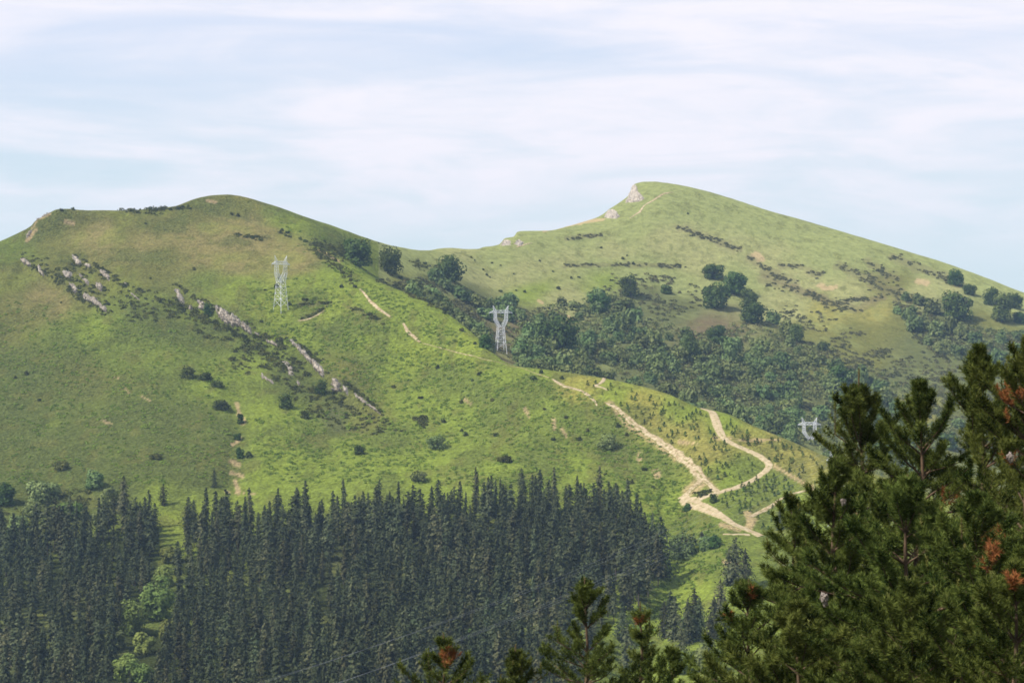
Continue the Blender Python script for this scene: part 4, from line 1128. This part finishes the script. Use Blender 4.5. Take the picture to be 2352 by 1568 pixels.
hts = rng.uniform(13.0, 24.5, len(forest)) * (0.84 + 0.32 * vnoise(np.array([q[0] / 60 for q in forest]), np.array([q[1] / 60 for q in forest]), 5))
# how much of each tree shows: paint far to near into an id buffer
buf = np.full((784, 1176), -1, np.int32)
for i in range(len(forest) - 1, -1, -1):
    x, d, z, X, Y = forest[i]
    top = (CY - (z + hts[i]) / (K * d)) / 2; bot = (Y - 0.3 * (hts[i] / (K * d))) / 2; hw = 2.4 / (K * d) / 2
    for r in range(max(0, int(top)), min(784, int(bot))):
        f = (r - top) / (bot - top + 1e-6); ww = hw * min(1, 0.15 + f)
        c0, c1 = max(0, int(X / 2 - ww)), min(1176, int(X / 2 + ww) + 1)
        if c1 > c0: buf[r, c0:c1] = i
cnt = np.bincount(buf[buf >= 0].ravel(), minlength=len(forest))
order = np.argsort(-cnt)
pick = [i for i in order[:285] if cnt[i] > 0]
rest = [i for i in order[285:] if cnt[i] > 6]
NVAR = 8
LABP = 'dark conifer standing in the dense plantation below the grassy hill'
GRP = 'conifers of the dark plantation'
protos = []
for k in range(NVAR):
    r_ = np.random.default_rng(1200 + k)
    protos.append(conifer_thing(r_, M_pine, LABP, group=GRP, h=22.0, w=[6.6, 8.4, 5.6, 7.4, 9.2, 6.2, 8.0, 7.0][k], bare=[0.08, 0.2, 0.14, 0.26, 0.12, 0.2, 0.3, 0.08][k], whorls=[25, 22, 24, 20, 23, 21, 18, 25][k], rnd=[0.1, 0.5, 0.2, 0.7, 0.4, 0.2, 1.0, 0.3][k]))
for n_, i in enumerate(pick):
    x, d, z, X, Y = forest[i]
    s = hts[i] / 22.0; sw = s * rng.uniform(0.8, 1.35)
    if n_ < NVAR:
        o = protos[n_][0]; o.location = (x, d, z - 0.3); o.scale = (sw, sw, s)
    else:
        copy_tree(protos[n_ % NVAR][0], (x, d, z - 0.3), rng.uniform(0, 6.28), (sw, sw, s), (rng.normal() * 0.02, rng.normal() * 0.02))
CVl, CQl, TVl, TQl = [], [], [], []; noff = 0
for i in rest:
    x, d, z, X, Y = forest[i]
    V_, q_, tr = protos[int(rng.integers(NVAR))][1]
    s = hts[i] / 22.0; sw = s * rng.uniform(0.8, 1.35); a_ = rng.uniform(0, 6.28); ca, sa = cos(a_), sin(a_)
    allV = np.concatenate([V_] + tr.V)
    allV = np.stack([(allV[:, 0] * ca - allV[:, 1] * sa) * sw + x, (allV[:, 0] * sa + allV[:, 1] * ca) * sw + d, allV[:, 2] * s + z - 0.3], -1)
    CVl.append(allV); CQl.append(q_ + noff); TQl.append(np.concatenate(tr.Q) + len(V_) + noff); noff += len(allV)
print('forest', len(forest), 'individual', len(pick), 'rest', len(rest))
me = np_mesh('conifer_forest', np.concatenate(CVl), quads=np.concatenate(CQl + TQl), mats=[M_pine, M_ptrunk],
             quad_mat=np.r_[np.zeros(sum(map(len, CQl)), int), np.ones(sum(map(len, TQl)), int)])
link('conifer_forest', me, kind='stuff', label='the rest of the dense dark conifer plantation', cat='forest')

LONE = [(375, 1160, 50, 'small dark conifer alone left of the bright grass gap'), (284, 1178, 86, 'big dark conifer at the upper left edge of the forest'), (492, 1118, 40, 'small conifer standing above the forest edge'),
        (1517, 1328, 142, 'tall narrow conifer just right of the forest end'), (1500, 1250, 45, 'short conifer between the forest end and the tall narrow one'), (1690, 1345, 112, 'tallest dark conifer of the trio by the big right pines'),
        (1712, 1350, 92, 'right conifer of the trio by the big right pines'), (1674, 1340, 80, 'left conifer of the trio by the big right pines'), (1526, 1465, 85, 'leftmost conifer in the row left of the big right pines'), (1550, 1470, 100, 'second conifer in the row left of the big right pines'),
        (1580, 1478, 105, 'third conifer in the row left of the big right pines'), (1606, 1470, 96, 'fourth conifer in the row left of the big right pines'), (1640, 1470, 100, 'fifth conifer in the row left of the big right pines'), (1664, 1460, 90, 'rightmost conifer in the row left of the big right pines'),
        (1540, 1440, 84, 'small conifer behind the left end of the conifer row'), (1596, 1440, 90, 'conifer peeping between the middle trees of the conifer row'), (1655, 1425, 96, 'tall conifer rising behind the right end of the conifer row'), (1630, 1500, 84, 'lower conifer in front of the right half of the conifer row'), (1565, 1505, 76, 'lower conifer in front of the left half of the conifer row'), (1430, 1470, 90, 'conifer standing in front of the bright bracken hollow'), (1440, 1530, 100, 'lowest conifer at the foot of the bracken hollow'), (1612, 1245, 26, 'tiny dark conifer below the wide dirt road'), (1790, 1215, 45, 'small conifer right of the wide road end')]
for i, (X, Y, ht, lab) in enumerate(LONE):
    p = hit(X, Y); H_ = px2m(ht, p)
    r_ = np.random.default_rng(1300 + i)
    root, _ = conifer_thing(r_, M_pine, lab, h=H_, w=max(2.5, H_ * r_.uniform(0.58, 0.78)), bare=0.05, whorls=20, leaf=max(0.3, H_ * 0.032), per=12)
    root.location = p - np.array([0, 0, 0.3])

# saplings of the replanted spur
SAPL = [[(1330, 878), (1400, 885), (1520, 915), (1600, 945), (1630, 960), (1645, 1010), (1700, 1040), (1745, 1070), (1720, 1095), (1640, 1122), (1600, 1070), (1520, 1005), (1440, 945)],
        [(1665, 960), (1740, 995), (1840, 1035), (1890, 1060), (1890, 1120), (1780, 1075), (1740, 1035), (1670, 1000)],
        [(1660, 1140), (1770, 1085), (1830, 1120), (1780, 1145), (1720, 1180), (1650, 1180)], [(1740, 1190), (1800, 1150), (1880, 1130), (1890, 1200), (1800, 1215), (1750, 1220)]]
r_ = np.random.default_rng(1400)
LABS = 'small dark sapling on the replanted spur between the dirt tracks'
saps = []
sap_pts = []
for poly, num in zip(SAPL, (130, 60, 60, 40)):
    a = np.array(poly, float); got = 0; g_ = 0
    while got < num and g_ < 4000:
        g_ += 1
        X, Y = r_.uniform(a[:, 0].min(), a[:, 0].max()), r_.uniform(a[:, 1].min(), a[:, 1].max())
        if not inpoly(np.array([X]), np.array([Y]), poly)[0]: continue
        if any(abs(X - q[0]) < 6 and abs(Y - q[1]) < 4 for q in sap_pts): continue
        sap_pts.append((X, Y)); got += 1


def sapling(rng):
    a = Acc()
    P, Nn, S = [], [], []
    for k in range(34):
        t = rng.random() ** 0.8; an = rng.uniform(0, 6.28); R = 1.0 * (1 - t) ** 0.8 * rng.uniform(0.4, 1.1) + 0.05
        P.append([cos(an) * R, sin(an) * R, 0.15 + 1.9 * t]); Nn.append([cos(an), sin(an), 0.8]); S.append(0.32 * rng.uniform(0.7, 1.2))
    S = np.array(S)
    V_, q_ = cards(np.array(P), np.array(Nn), S, S * 0.7, rng); a.q(V_, q_)
    a.q(*tube(np.array([[0, 0, -0.3], [0, 0, 2.0]]), [0.07, 0.02], 4))
    return a.mesh('sapling', [M_sap])


for k in range(4):
    saps.append(link('sapling', sapling(np.random.default_rng(1410 + k)), label=LABS, cat='sapling', group='saplings planted on the spur'))
for i, (X, Y) in enumerate(sap_pts):
    p = hit(X, Y); s = r_.uniform(0.55, 1.5)
    if i < 4: saps[i].location = p; saps[i].scale = (s, s, s)
    else: copy_tree(saps[i % 4], p, r_.uniform(0, 6.28), (s, s, s * r_.uniform(0.8, 1.15)))

# ------------------------------------------------------------------ pylons and cables
M_steel = rough_mat('galvanised_steel', lin(228, 229, 231), lin(206, 207, 211), scale=0.6, bump=0.05, bdist=0.02, rough=0.6, metallic=0.0)
M_glass = rough_mat('insulator_glass', lin(150, 160, 160), lin(110, 124, 124), scale=2.0, bump=0.05, rough=0.3)
M_cable = rough_mat('aluminium_cable', lin(150, 152, 156), lin(130, 132, 136), scale=1.0, bump=0.0, rough=0.5)


def beam(a, b, r):
    a = np.array(a, float); b = np.array(b, float)
    return tube(np.array([a, b]), [r, r], 4)


def pylon(label, base, H, yaw, zf):
    root = link('electricity_pylon', None, loc=base, label=label, cat='pylon', group='pylons of the power line')
    root.rotation_euler = (0, 0, yaw)
    hb, hw_, zw = 3.6, 2.1, 0.52 * H
    zc, zt = 0.84 * H, 0.89 * H
    rm, rs = 0.165, 0.08

    def leg_xy(z):
        t = z / zw; return hb + (hw_ - hb) * t
    for sx in (-1, 1):
        for sy in (-1, 1):
            a = Acc(); a.q(*beam((sx * hb, sy * hb, -1.5 + zf), (sx * hw_, sy * hw_, zw), rm)); link('leg', a.mesh('pylon_leg', [M_steel]), parent=root)
    a = Acc()
    lev = [0.06 * H, 0.2 * H, 0.31 * H, 0.42 * H, zw]
    for k in range(len(lev)):
        h2 = leg_xy(lev[k])
        cs = [(-h2, -h2), (h2, -h2), (h2, h2), (-h2, h2)]
        for j in range(4):
            p, q = cs[j], cs[(j + 1) % 4]
            if k > 0: a.q(*beam((p[0], p[1], lev[k]), (q[0], q[1], lev[k]), rs * 1.2))
            if k > 0:
                h1 = leg_xy(lev[k - 1]); c1 = [(-h1, -h1), (h1, -h1), (h1, h1), (-h1, h1)]
                a.q(*beam((c1[j][0], c1[j][1], lev[k - 1]), (q[0], q[1], lev[k]), rs)); a.q(*beam((c1[(j + 1) % 4][0], c1[(j + 1) % 4][1], lev[k - 1]), (p[0], p[1], lev[k]), rs))
    link('lattice_body', a.mesh('pylon_body', [M_steel]), parent=root)
    for sx in (-1, 1):
        a = Acc()
        zk = 0.68 * H
        for sy in (-1, 1):
            A0 = (sx * hw_, sy * hw_, zw); A1 = (sx * 5.0, sy * 1.0, zk); A2 = (sx * 4.9, sy * 0.7, zt)
            B0 = (sx * 0.2, sy * hw_, zw + 0.2); B1 = (sx * 3.0, sy * 0.9, zk + 0.6); B2 = (sx * 3.3, sy * 0.7, zt)
            for p, q in ((A0, A1), (A1, A2), (B0, B1), (B1, B2)): a.q(*beam(p, q, rm * 0.85))
            lerp = lambda p, q, t: tuple(np.array(p) + (np.array(q) - np.array(p)) * t)
            n = 6
            for k in range(n):
                o1, i1 = lerp(A0, A1, k / n), lerp(B0, B1, k / n); o2, i2 = lerp(A0, A1, (k + 1) / n), lerp(B0, B1, (k + 1) / n)
                a.q(*beam(o1, i2, rs)); a.q(*beam(o2, i2, rs))
            for k in range(4):
                o1, i1 = lerp(A1, A2, k / 4), lerp(B1, B2, k / 4); o2, i2 = lerp(A1, A2, (k + 1) / 4), lerp(B1, B2, (k + 1) / 4)
                a.q(*beam(o1, i2, rs)); a.q(*beam(o2, i2, rs))
        link('arm', a.mesh('pylon_arm', [M_steel]), parent=root)
        a = Acc()
        tip = (sx * 5.6, 0, H)
        for bx in (3.4, 5.0):
            for sy in (-1, 1): a.q(*beam((sx * bx, sy * 0.7, zt), tip, rs * 1.3))
        for f in (0.3, 0.6):
            p1 = np.array((sx * 3.4, 0, zt)) * (1 - f) + np.array(tip) * f; p2 = np.array((sx * 5.0, 0, zt)) * (1 - f) + np.array(tip) * f
            a.q(*beam(p1, p2, rs))
        link('earth_peak', a.mesh('pylon_peak', [M_steel]), parent=root)
    a = Acc()
    for sy in (-1, 1):
        a.q(*beam((-8.6, 0, zc), (-5, sy * 0.75, zc), rm)); a.q(*beam((8.6, 0, zc), (5, sy * 0.75, zc), rm)); a.q(*beam((-5, sy * 0.75, zc), (5, sy * 0.75, zc), rm))
        a.q(*beam((-5, sy * 0.75, zt), (5, sy * 0.75, zt), rm)); a.q(*beam((-8.6, 0, zc), (-5, sy * 0.75, zt), rs * 1.3)); a.q(*beam((8.6, 0, zc), (5, sy * 0.75, zt), rs * 1.3))
        for k in range(8):
            x0, x1 = -5 + k * 1.25, -5 + (k + 1) * 1.25
            a.q(*beam((x0, sy * 0.75, zc if k % 2 else zt), (x1, sy * 0.75, zt if k % 2 else zc), rs))
        for s2 in (-1, 1):
            a.q(*beam((s2 * 6.8, 0, zc), (s2 * 5, sy * 0.75, zt), rs))
    link('crossarm', a.mesh('pylon_crossarm', [M_steel]), parent=root)
    for ox in (-8.4, 0, 8.4):
        a = Acc()
        n = 9
        zz = zc - np.linspace(0, 2.8, n * 2 + 1)
        rr = np.where(np.arange(n * 2 + 1) % 2 == 1, 0.14, 0.05)
        a.q(*tube(np.stack([np.full(len(zz), ox), np.zeros(len(zz)), zz], -1), rr, 6))
        link('insulator', a.mesh('pylon_insulator', [M_glass], True), parent=root)
    return root


p = hit(645, 712); pylon('tall steel lattice pylon on the open left hillside, seen almost edge-on', p, px2m(125, p), radians(52), -1)
p = hit(1150, 806); pylon('steel lattice pylon in the scrub at the head of the ravine, mid-picture', p, px2m(105, p), radians(16), -1)
p = hit(1857, 1005); d3 = 1640.0
x3 = (1859 - CX) * K * d3; z3 = (CY - 1064) * K * d3
pylon('steel lattice pylon half hidden behind the spur left of the foreground pines', (x3, d3, z3), px2m(106, (0, d3)), radians(10), -3)
p = hit(1924, 1208); pylon('steel lattice pylon mostly hidden behind the foreground pine with a spire', p, px2m(178, p), radians(-58), -1)
P4, H4 = p, px2m(178, p)


def cable(a, b, sag, label):
    t = np.linspace(0, 1, 60)[:, None]
    pts = np.array(a) * (1 - t) + np.array(b) * t; pts[:, 2] -= sag * 4 * (t * (1 - t))[:, 0]
    V_, q_ = tube(pts - pts[0], 0.028, 4)
    link('power_cable', np_mesh('power_cable', V_, quads=q_, mats=[M_cable], smooth=True), loc=pts[0], label=label, cat='cable', group='power cables crossing before the forest')


for (ox, oz, lab) in ((-4.5, 0.84 * H4 - 2.8, 'thin power cable crossing low in front of the dark forest, nearest strand'), (0, 0.84 * H4 - 2.8, 'thin power cable crossing in front of the dark forest, middle strand'), (4.5, 0.84 * H4 - 2.8, 'thin power cable crossing in front of the dark forest, farther strand'),
                      (-2.8, H4, 'thin upper earth wire crossing in front of the dark forest, left of the pair'), (2.8, H4, 'thin upper earth wire crossing in front of the dark forest, right of the pair')):
    A = P4 + np.array([ox, ox * -1.6, oz])
    B = np.array([(330 - CX) * K * 760 + ox * 0.4, 760 + ox * 2.6, (CY - 1690) * K * 760 + oz - H4 * 0.84])
    cable(A, B, 9.0, lab)

# ------------------------------------------------------------------ foreground pines
M_need = leaf_mat('pine_needles', lin(34, 50, 22), lin(114, 124, 62), 0.2, 1.6, island=True, var=0.12, hue=0.015)
M_cand = leaf_mat('young_needles', lin(104, 110, 56), lin(136, 138, 80), 0.2, 1.5, island=True, var=0.08)
M_dead = leaf_mat('dead_needles', lin(118, 72, 46), lin(168, 112, 70), 0.15, 1.5, island=True, var=0.1, hue=0.0)
M_branch = rough_mat('pine_branch', lin(112, 92, 72), lin(70, 56, 44), scale=4, bump=0.5, bdist=0.02)
M_cone = rough_mat('pine_cone', lin(150, 116, 78), lin(110, 82, 54), scale=14, bump=0.8, bdist=0.02)
DEADSPOTS = [(2325, 930, 26), (2345, 915, 18), (2332, 1056, 16), (2309, 1081, 18), (2173, 1160, 14), (2285, 1232, 14), (2275, 1272, 22), (2318, 1242, 12), (2198, 1252, 9), (2331, 1349, 14), (2054, 1245, 7), (1685, 1425, 7), (1728, 1377, 9),
             (1028, 1520, 20), (1472, 1434, 11), (2322, 960, 14), (2140, 1040, 8), (2260, 1310, 14), (1466, 1442, 9)]


def needles(base, dirs, ln, n_per, rng, nl=0.135, nw=0.0075):
    """bottle-brush needles along each shoot: base (m,3), dirs (m,3) unit, ln (m,)"""
    m = len(base)
    k = np.maximum(8, (n_per * ln).astype(int))
    idx = np.repeat(np.arange(m), k); n = len(idx)
    t = rng.random(n) ** 0.75
    D = dirs[idx]
    o = base[idx] + D * (ln[idx] * t)[:, None]
    r = rng.normal(size=(n, 3)); r -= (r * D).sum(1)[:, None] * D; r /= np.linalg.norm(r, axis=1)[:, None] + 1e-9
    fw = 0.15 + 0.55 * t ** 2 + 0.35 * rng.random(n)
    nd = D * fw[:, None] + r * (1.15 - 0.4 * t)[:, None]; nd[:, 2] += 0.12
    nd /= np.linalg.norm(nd, axis=1)[:, None]
    L_ = nl * rng.uniform(0.7, 1.15, n)
    s = np.cross(nd, rng.normal(size=(n, 3))); s /= np.linalg.norm(s, axis=1)[:, None] + 1e-9
    w_ = nw * rng.uniform(0.8, 1.3, n)
    V_ = np.stack([o - s * w_[:, None], o + s * w_[:, None], o + nd * L_[:, None]], 1).reshape(-1, 3)
    return V_, np.arange(n * 3).reshape(n, 3)


def unit(v): return v / (np.linalg.norm(v) + 1e-9)


def fg_pine(label, X, Y, d, seed, slope=0.42, lmax=2.6, depth=7.5, lean=(0, 0), cand=0.7, gap=0.12, group=None, leaders=(), dense=1.0, up=1.0, clear=0.32):
    """young radiata-like pine whose tip shows at photo (X, Y)"""
    rng = np.random.default_rng(seed)
    top = np.array([(X - CX) * K * d, d, (CY - Y) * K * d])
    gz = float(-2.2 - 0.3 * d) if d < 60 else float(zat(top[0], d))
    H = top[2] - gz
    base = np.array([top[0] - lean[0] * H * 0.25, d - lean[1] * H * 0.25, gz])

    def axis(h):   # point on the trunk h metres under the tip
        f = h / H
        return top * (1 - f) + base * f + np.array([lean[0], lean[1], 0]) * (-0.0) + np.array([0.10 * sin(h * 1.1 + seed), 0.08 * cos(h * 0.9 + seed), 0]) * min(1, h * 0.4)
    wood = Acc(); live_b, live_d, live_l = [], [], []; c_b, c_d, c_l = [], [], []
    hs = np.linspace(0, H + 0.8, 26)
    tp = np.array([axis(h) for h in hs]); tr = 0.016 + 0.0118 * hs
    trunkV = tube(tp, tr, 8)

    def shoot(b, dr, l, young=False):
        if young: c_b.append(b); c_d.append(dr); c_l.append(l)
        else: live_b.append(b); live_d.append(dr); live_l.append(l)
    # leader candle
    a0 = axis(0.0); a1 = axis(cand)
    shoot(a1, unit(a0 - a1), np.linalg.norm(a0 - a1), True)
    h = cand * 0.9 + 0.12
    wh = 0
    while h < depth:
        nb = int(rng.integers(5, 8)) if h > 0.9 else 5
        a_off = rng.uniform(0, 6.28)
        for j in range(nb):
            if h > 1.0 and rng.random() < gap: continue
            an = a_off + j * 2 * pi / nb + rng.normal() * 0.2
            L_ = min(min(lmax, (0.16 + slope * max(0, h - 0.1))) * rng.uniform(0.6, 1.35), max(0.12, (h - clear) / 0.95))
            el = radians(56 - 38 * min(1, h / 4.0)) * up + rng.normal() * 0.1
            dr = np.array([cos(an) * cos(el), sin(an) * cos(el), sin(el)])
            p0 = axis(h + rng.uniform(-0.08, 0.08))
            npt = max(5, int(L_ / 0.16))
            pts = [p0]; cur = dr.copy()
            for q in range(npt):
                f = (q + 1) / npt
                cur = unit(cur + np.array([0, 0, (0.20 if f > 0.55 else -0.03) * 3.2 / npt]) + rng.normal(size=3) * 0.05)
                pts.append(pts[-1] + cur * (L_ / npt))
            pts = np.array(pts)
            wood.q(*tube(pts, np.linspace(0.012 + 0.009 * L_, 0.006, len(pts)), 4))
            # tip and side shoots
            for q in range(4):
                shoot(pts[-1] - cur * rng.uniform(0.05, 0.22), unit(cur + np.array([0, 0, 0.55]) + rng.normal(size=3) * 0.55), rng.uniform(0.16, 0.32), False)
            if h < 3.2 and rng.random() < 0.45: shoot(pts[-1], unit(np.array([0, 0, 1.0]) + 0.3 * cur), rng.uniform(0.15, 0.32), True)
            for q in range(1, len(pts)):
                f = q / (len(pts) - 1)
                if f < 0.25 and L_ > 1.0 and rng.random() < 0.75: continue
                dq = unit(pts[q] - pts[q - 1])
                for rep in range(2 if dense < 1.2 else 3):
                    if rng.random() > 0.78 * dense: continue
                    sd = np.cross(dq, np.array([0, 0, 1.0])) * (1 if (q + rep) % 2 else -1)
                    sd = unit(dq * 0.75 + sd * rng.uniform(0.5, 1.0) + np.array([0, 0, rng.uniform(-0.15, 0.75)]))
                    sl = (0.12 + 0.34 * (1 - f) * min(1, L_ / 2)) * rng.uniform(0.6, 1.5)
                    if sl > 0.36:
                        m_ = pts[q] + sd * sl * 0.6
                        e_ = m_ + unit(sd + np.array([0, 0, 0.5])) * sl * 0.4
                        wood.q(*tube(np.array([pts[q], m_, e_]), [0.009, 0.007, 0.004], 3))
                        shoot(m_, unit(e_ - m_), sl * 0.4 + 0.16)
                        shoot(pts[q] + sd * sl * 0.35, unit(sd + rng.normal(size=3) * 0.5 + np.array([0, 0, 0.4])), 0.22)
                    else:
                        shoot(pts[q], unit(sd + np.array([0, 0, 0.35])), sl + 0.08)
        h += rng.uniform(0.38, 0.6); wh += 1
    for (lx, ly, ll) in leaders:      # extra upright leaders, offsets in photo units from the tip
        e = np.array([(X + lx - CX) * K * d, d + rng.uniform(-0.3, 0.3), (CY - (Y + ly)) * K * d]); s = e - np.array([0, 0, ll])
        wood.q(*tube(np.array([axis(min(depth, (ly * K * d) + ll + 0.5)), s, e]), [0.02, 0.016, 0.006], 4))
        shoot(e - np.array([0, 0, 0.45]), np.array([0, 0, 1.0]), 0.45, True)
        for k in range(int(ll / 0.09)):
            an = rng.uniform(0, 6.28); f = k * 0.09 / ll
            shoot(e - np.array([0, 0, 0.25 + f * ll]), unit(np.array([cos(an) * 0.8, sin(an) * 0.8, 0.7])), rng.uniform(0.12, 0.22) + 0.3 * f)
    lb, ld, ll_ = np.array(live_b), np.array(live_d), np.array(live_l)
    Xp, Yp = proj(lb)
    dead = np.zeros(len(lb), bool)
    for (dx, dy, dr) in DEADSPOTS:
        dead |= ((Xp - dx) ** 2 + (Yp - dy) ** 2 < (0.8 * dr) ** 2) & (lb[:, 1] < d + 0.6)
    root = link('pine_tree', None, loc=base, label=label, cat='tree', group=group)
    R = lambda V_: V_ - base
    link('trunk', np_mesh('foreground_trunk', R(trunkV[0]), quads=trunkV[1], mats=[M_branch], smooth=True), parent=root)
    link('branches', np_mesh('foreground_branches', R(np.concatenate(wood.V)), quads=np.concatenate(wood.Q), mats=[M_branch], smooth=True), parent=root)
    keep = ~dead
    print(label[:40], 'shoots', len(lb))
    V_, t_ = needles(lb[keep], ld[keep], ll_[keep], 210, rng)
    link('crown', np_mesh('foreground_crown', R(V_), tris=t_, mats=[M_need]), parent=root)
    if c_b:
        V_, t_ = needles(np.array(c_b), np.array(c_d), np.array(c_l), 260, rng, nl=0.065, nw=0.008)
        o = link('new_foliage', np_mesh('foreground_shoots', R(V_), tris=t_, mats=[M_cand]), parent=root); o['label'] = 'upright pale yellow-green new shoots'
    if dead.sum() > 2:
        V_, t_ = needles(lb[dead], ld[dead], ll_[dead], 150, rng, nl=0.12)
        o = link('dead_foliage', np_mesh('foreground_dead', R(V_), tris=t_, mats=[M_dead]), parent=root); o['label'] = 'rusty orange-brown dead needles'
    return root


_t0 = 0
fg_pine('foreground pine with a thin pale spire, left of the big right group', 1973, 848, 60, 3021, slope=0.5, lmax=1.25, depth=8.0, cand=0.75, leaders=((-54, 70, 0.9), (-18, 48, 0.7)), gap=0.0, dense=1.35, up=1.1, clear=0.62)
fg_pine('dark broad-topped foreground pine near the right edge', 2252, 800, 57, 3002, slope=0.6, lmax=2.0, depth=8.0, cand=0.2, gap=0.25, dense=1.25, up=1.15)
fg_pine('shorter foreground pine with rounded top between spire and broad-topped pine', 2112, 884, 55, 3003, slope=0.6, lmax=1.9, depth=7.5, cand=0.15, gap=0.25, dense=1.25, up=1.15)
fg_pine('foreground pine at the right frame edge with rusty dead clumps', 2366, 770, 50, 3004, slope=0.6, lmax=2.2, depth=8.5, cand=0.35, dense=1.25, up=1.15)
fg_pine('leaning foreground pine at the left of the big right group', 1815, 1140, 58, 3005, slope=0.50, lmax=2.4, depth=5.5, cand=0.2, lean=(-0.25, 0))
fg_pine('low dense foreground pine in front of the spired pine', 1920, 1048, 54, 3006, slope=0.45, lmax=2.6, depth=5.0, cand=0.3, dense=1.2)
fg_pine('low dense foreground pine in the middle of the right group', 2085, 1090, 48, 3007, slope=0.75, lmax=2.6, depth=5.5, cand=0.3, dense=1.2)
fg_pine('low dense foreground pine in the lower right corner', 2250, 1130, 45, 3008, slope=0.75, lmax=2.6, depth=5.0, cand=0.3, dense=1.2, leaders=((-40, 60, 0.4),))
fg_pine('conical foreground pine alone at the bottom, right of centre', 1343, 1325, 66, 3009, slope=0.42, lmax=1.6, depth=4.5, cand=0.5, leaders=((-62, 100, 0.6),))
fg_pine('narrow foreground pine with two tips and a rusty band', 1470, 1382, 70, 3010, slope=0.24, lmax=0.9, depth=3.8, cand=0.7, leaders=((22, 30, 0.7),))
fg_pine('bushy foreground pine at the bottom with a rusty red clump', 1018, 1452, 62, 3011, slope=0.6, lmax=1.4, depth=3.2, cand=0.4, leaders=((-34, 38, 0.5), (60, 48, 0.4)))
fg_pine('small narrow foreground pine at the bottom, left of the conical one', 1184, 1480, 64, 3012, slope=0.32, lmax=1.0, depth=2.6, cand=0.4, leaders=((58, 42, 0.4),))
fg_pine('small foreground pine at the bottom beside the right group', 1545, 1480, 60, 3013, slope=0.42, lmax=1.2, depth=3.0, cand=0.35)
fg_pine('low foreground pine at the foot of the right group', 1720, 1330, 52, 3014, slope=0.6, lmax=2.4, depth=4.2, cand=0.3, dense=1.15)
fg_pine('lowest foreground pine at the bottom of the right group', 1830, 1380, 44, 3015, slope=0.9, lmax=2.4, depth=3.2, cand=0.25, dense=1.2)
fg_pine('low foreground pine filling the bottom right corner', 2090, 1330, 42, 3016, slope=0.9, lmax=2.5, depth=3.5, cand=0.25, dense=1.2)
fg_pine('foreground pine low at the right frame edge', 2330, 1290, 40, 3017, slope=0.9, lmax=2.2, depth=3.5, cand=0.25, dense=1.2, leaders=((-60, 20, 0.4),))

# pale woolly nests caught in the crowns
M_wool = rough_mat('woolly_silk', lin(150, 138, 128), lin(98, 88, 80), scale=14, bump=0.8, bdist=0.03)


def nest(X, Y, d, size, label, seed):
    rng = np.random.default_rng(seed)
    import bmesh
    bm = bmesh.new()
    bmesh.ops.create_icosphere(bm, subdivisions=3, radius=1.0)
    for v in bm.verts:
        c = np.array(v.co[:])
        f = 0.85 + 1.5 * fbm(np.array([c[0] * 2.3 + seed]), np.array([c[1] * 2.3 + c[2] * 1.9]), seed, 3)[0]
        v.co = (c[0] * f * 0.8 * size, c[1] * f * 0.8 * size, c[2] * f * size)
    me_ = bpy.data.meshes.new('woolly_nest'); bm.to_mesh(me_); bm.free()
    me_.materials.append(M_wool)
    link('woolly_nest', me_, loc=((X - CX) * K * d, d, (CY - Y) * K * d), label=label, cat='nest')


nest(1893, 1372, 42.0, 0.10, 'pale woolly tuft in the middle of the big right pines', 1)
nest(1896, 1387, 42.0, 0.06, 'small pale woolly tuft just under the larger one', 2)
nest(2319, 1049, 47.5, 0.10, 'pale woolly tuft beside a rusty clump at the right edge', 3)
nest(1914, 1092, 58.0, 0.12, 'pale woolly tuft low on the spired pine', 4)
nest(1938, 1152, 48.0, 0.08, 'pale woolly tuft on the low pine below the spired one', 5)

# ------------------------------------------------------------------ haze
m, nt, N, L = new_mat('haze_air')
out = N.new('ShaderNodeOutputMaterial')
pv = N.new('ShaderNodeVolumePrincipled')
pv.inputs['Color'].default_value = (0.50, 0.72, 1.0, 1)
pv.inputs['Density'].default_value = 0.000058
pv.inputs['Anisotropy'].default_value = 0.2
L.new(pv.outputs[0], out.inputs['Volume'])
zlo = float(min(V[:, 2].min(), Z.min())) - 1.0
bx = (-1150, 1150); by = (-75, 3330); bz = (zlo, 186)
vv = [(x, y, z) for x in bx for y in by for z in bz]
me = bpy.data.meshes.new('haze')
me.from_pydata(vv, [], [(0, 1, 3, 2), (4, 6, 7, 5), (0, 4, 5, 1), (2, 3, 7, 6), (0, 2, 6, 4), (1, 5, 7, 3)])
me.materials.append(m)
link('haze', me, kind='stuff', label='thin pale blue haze over the hills', cat='haze')
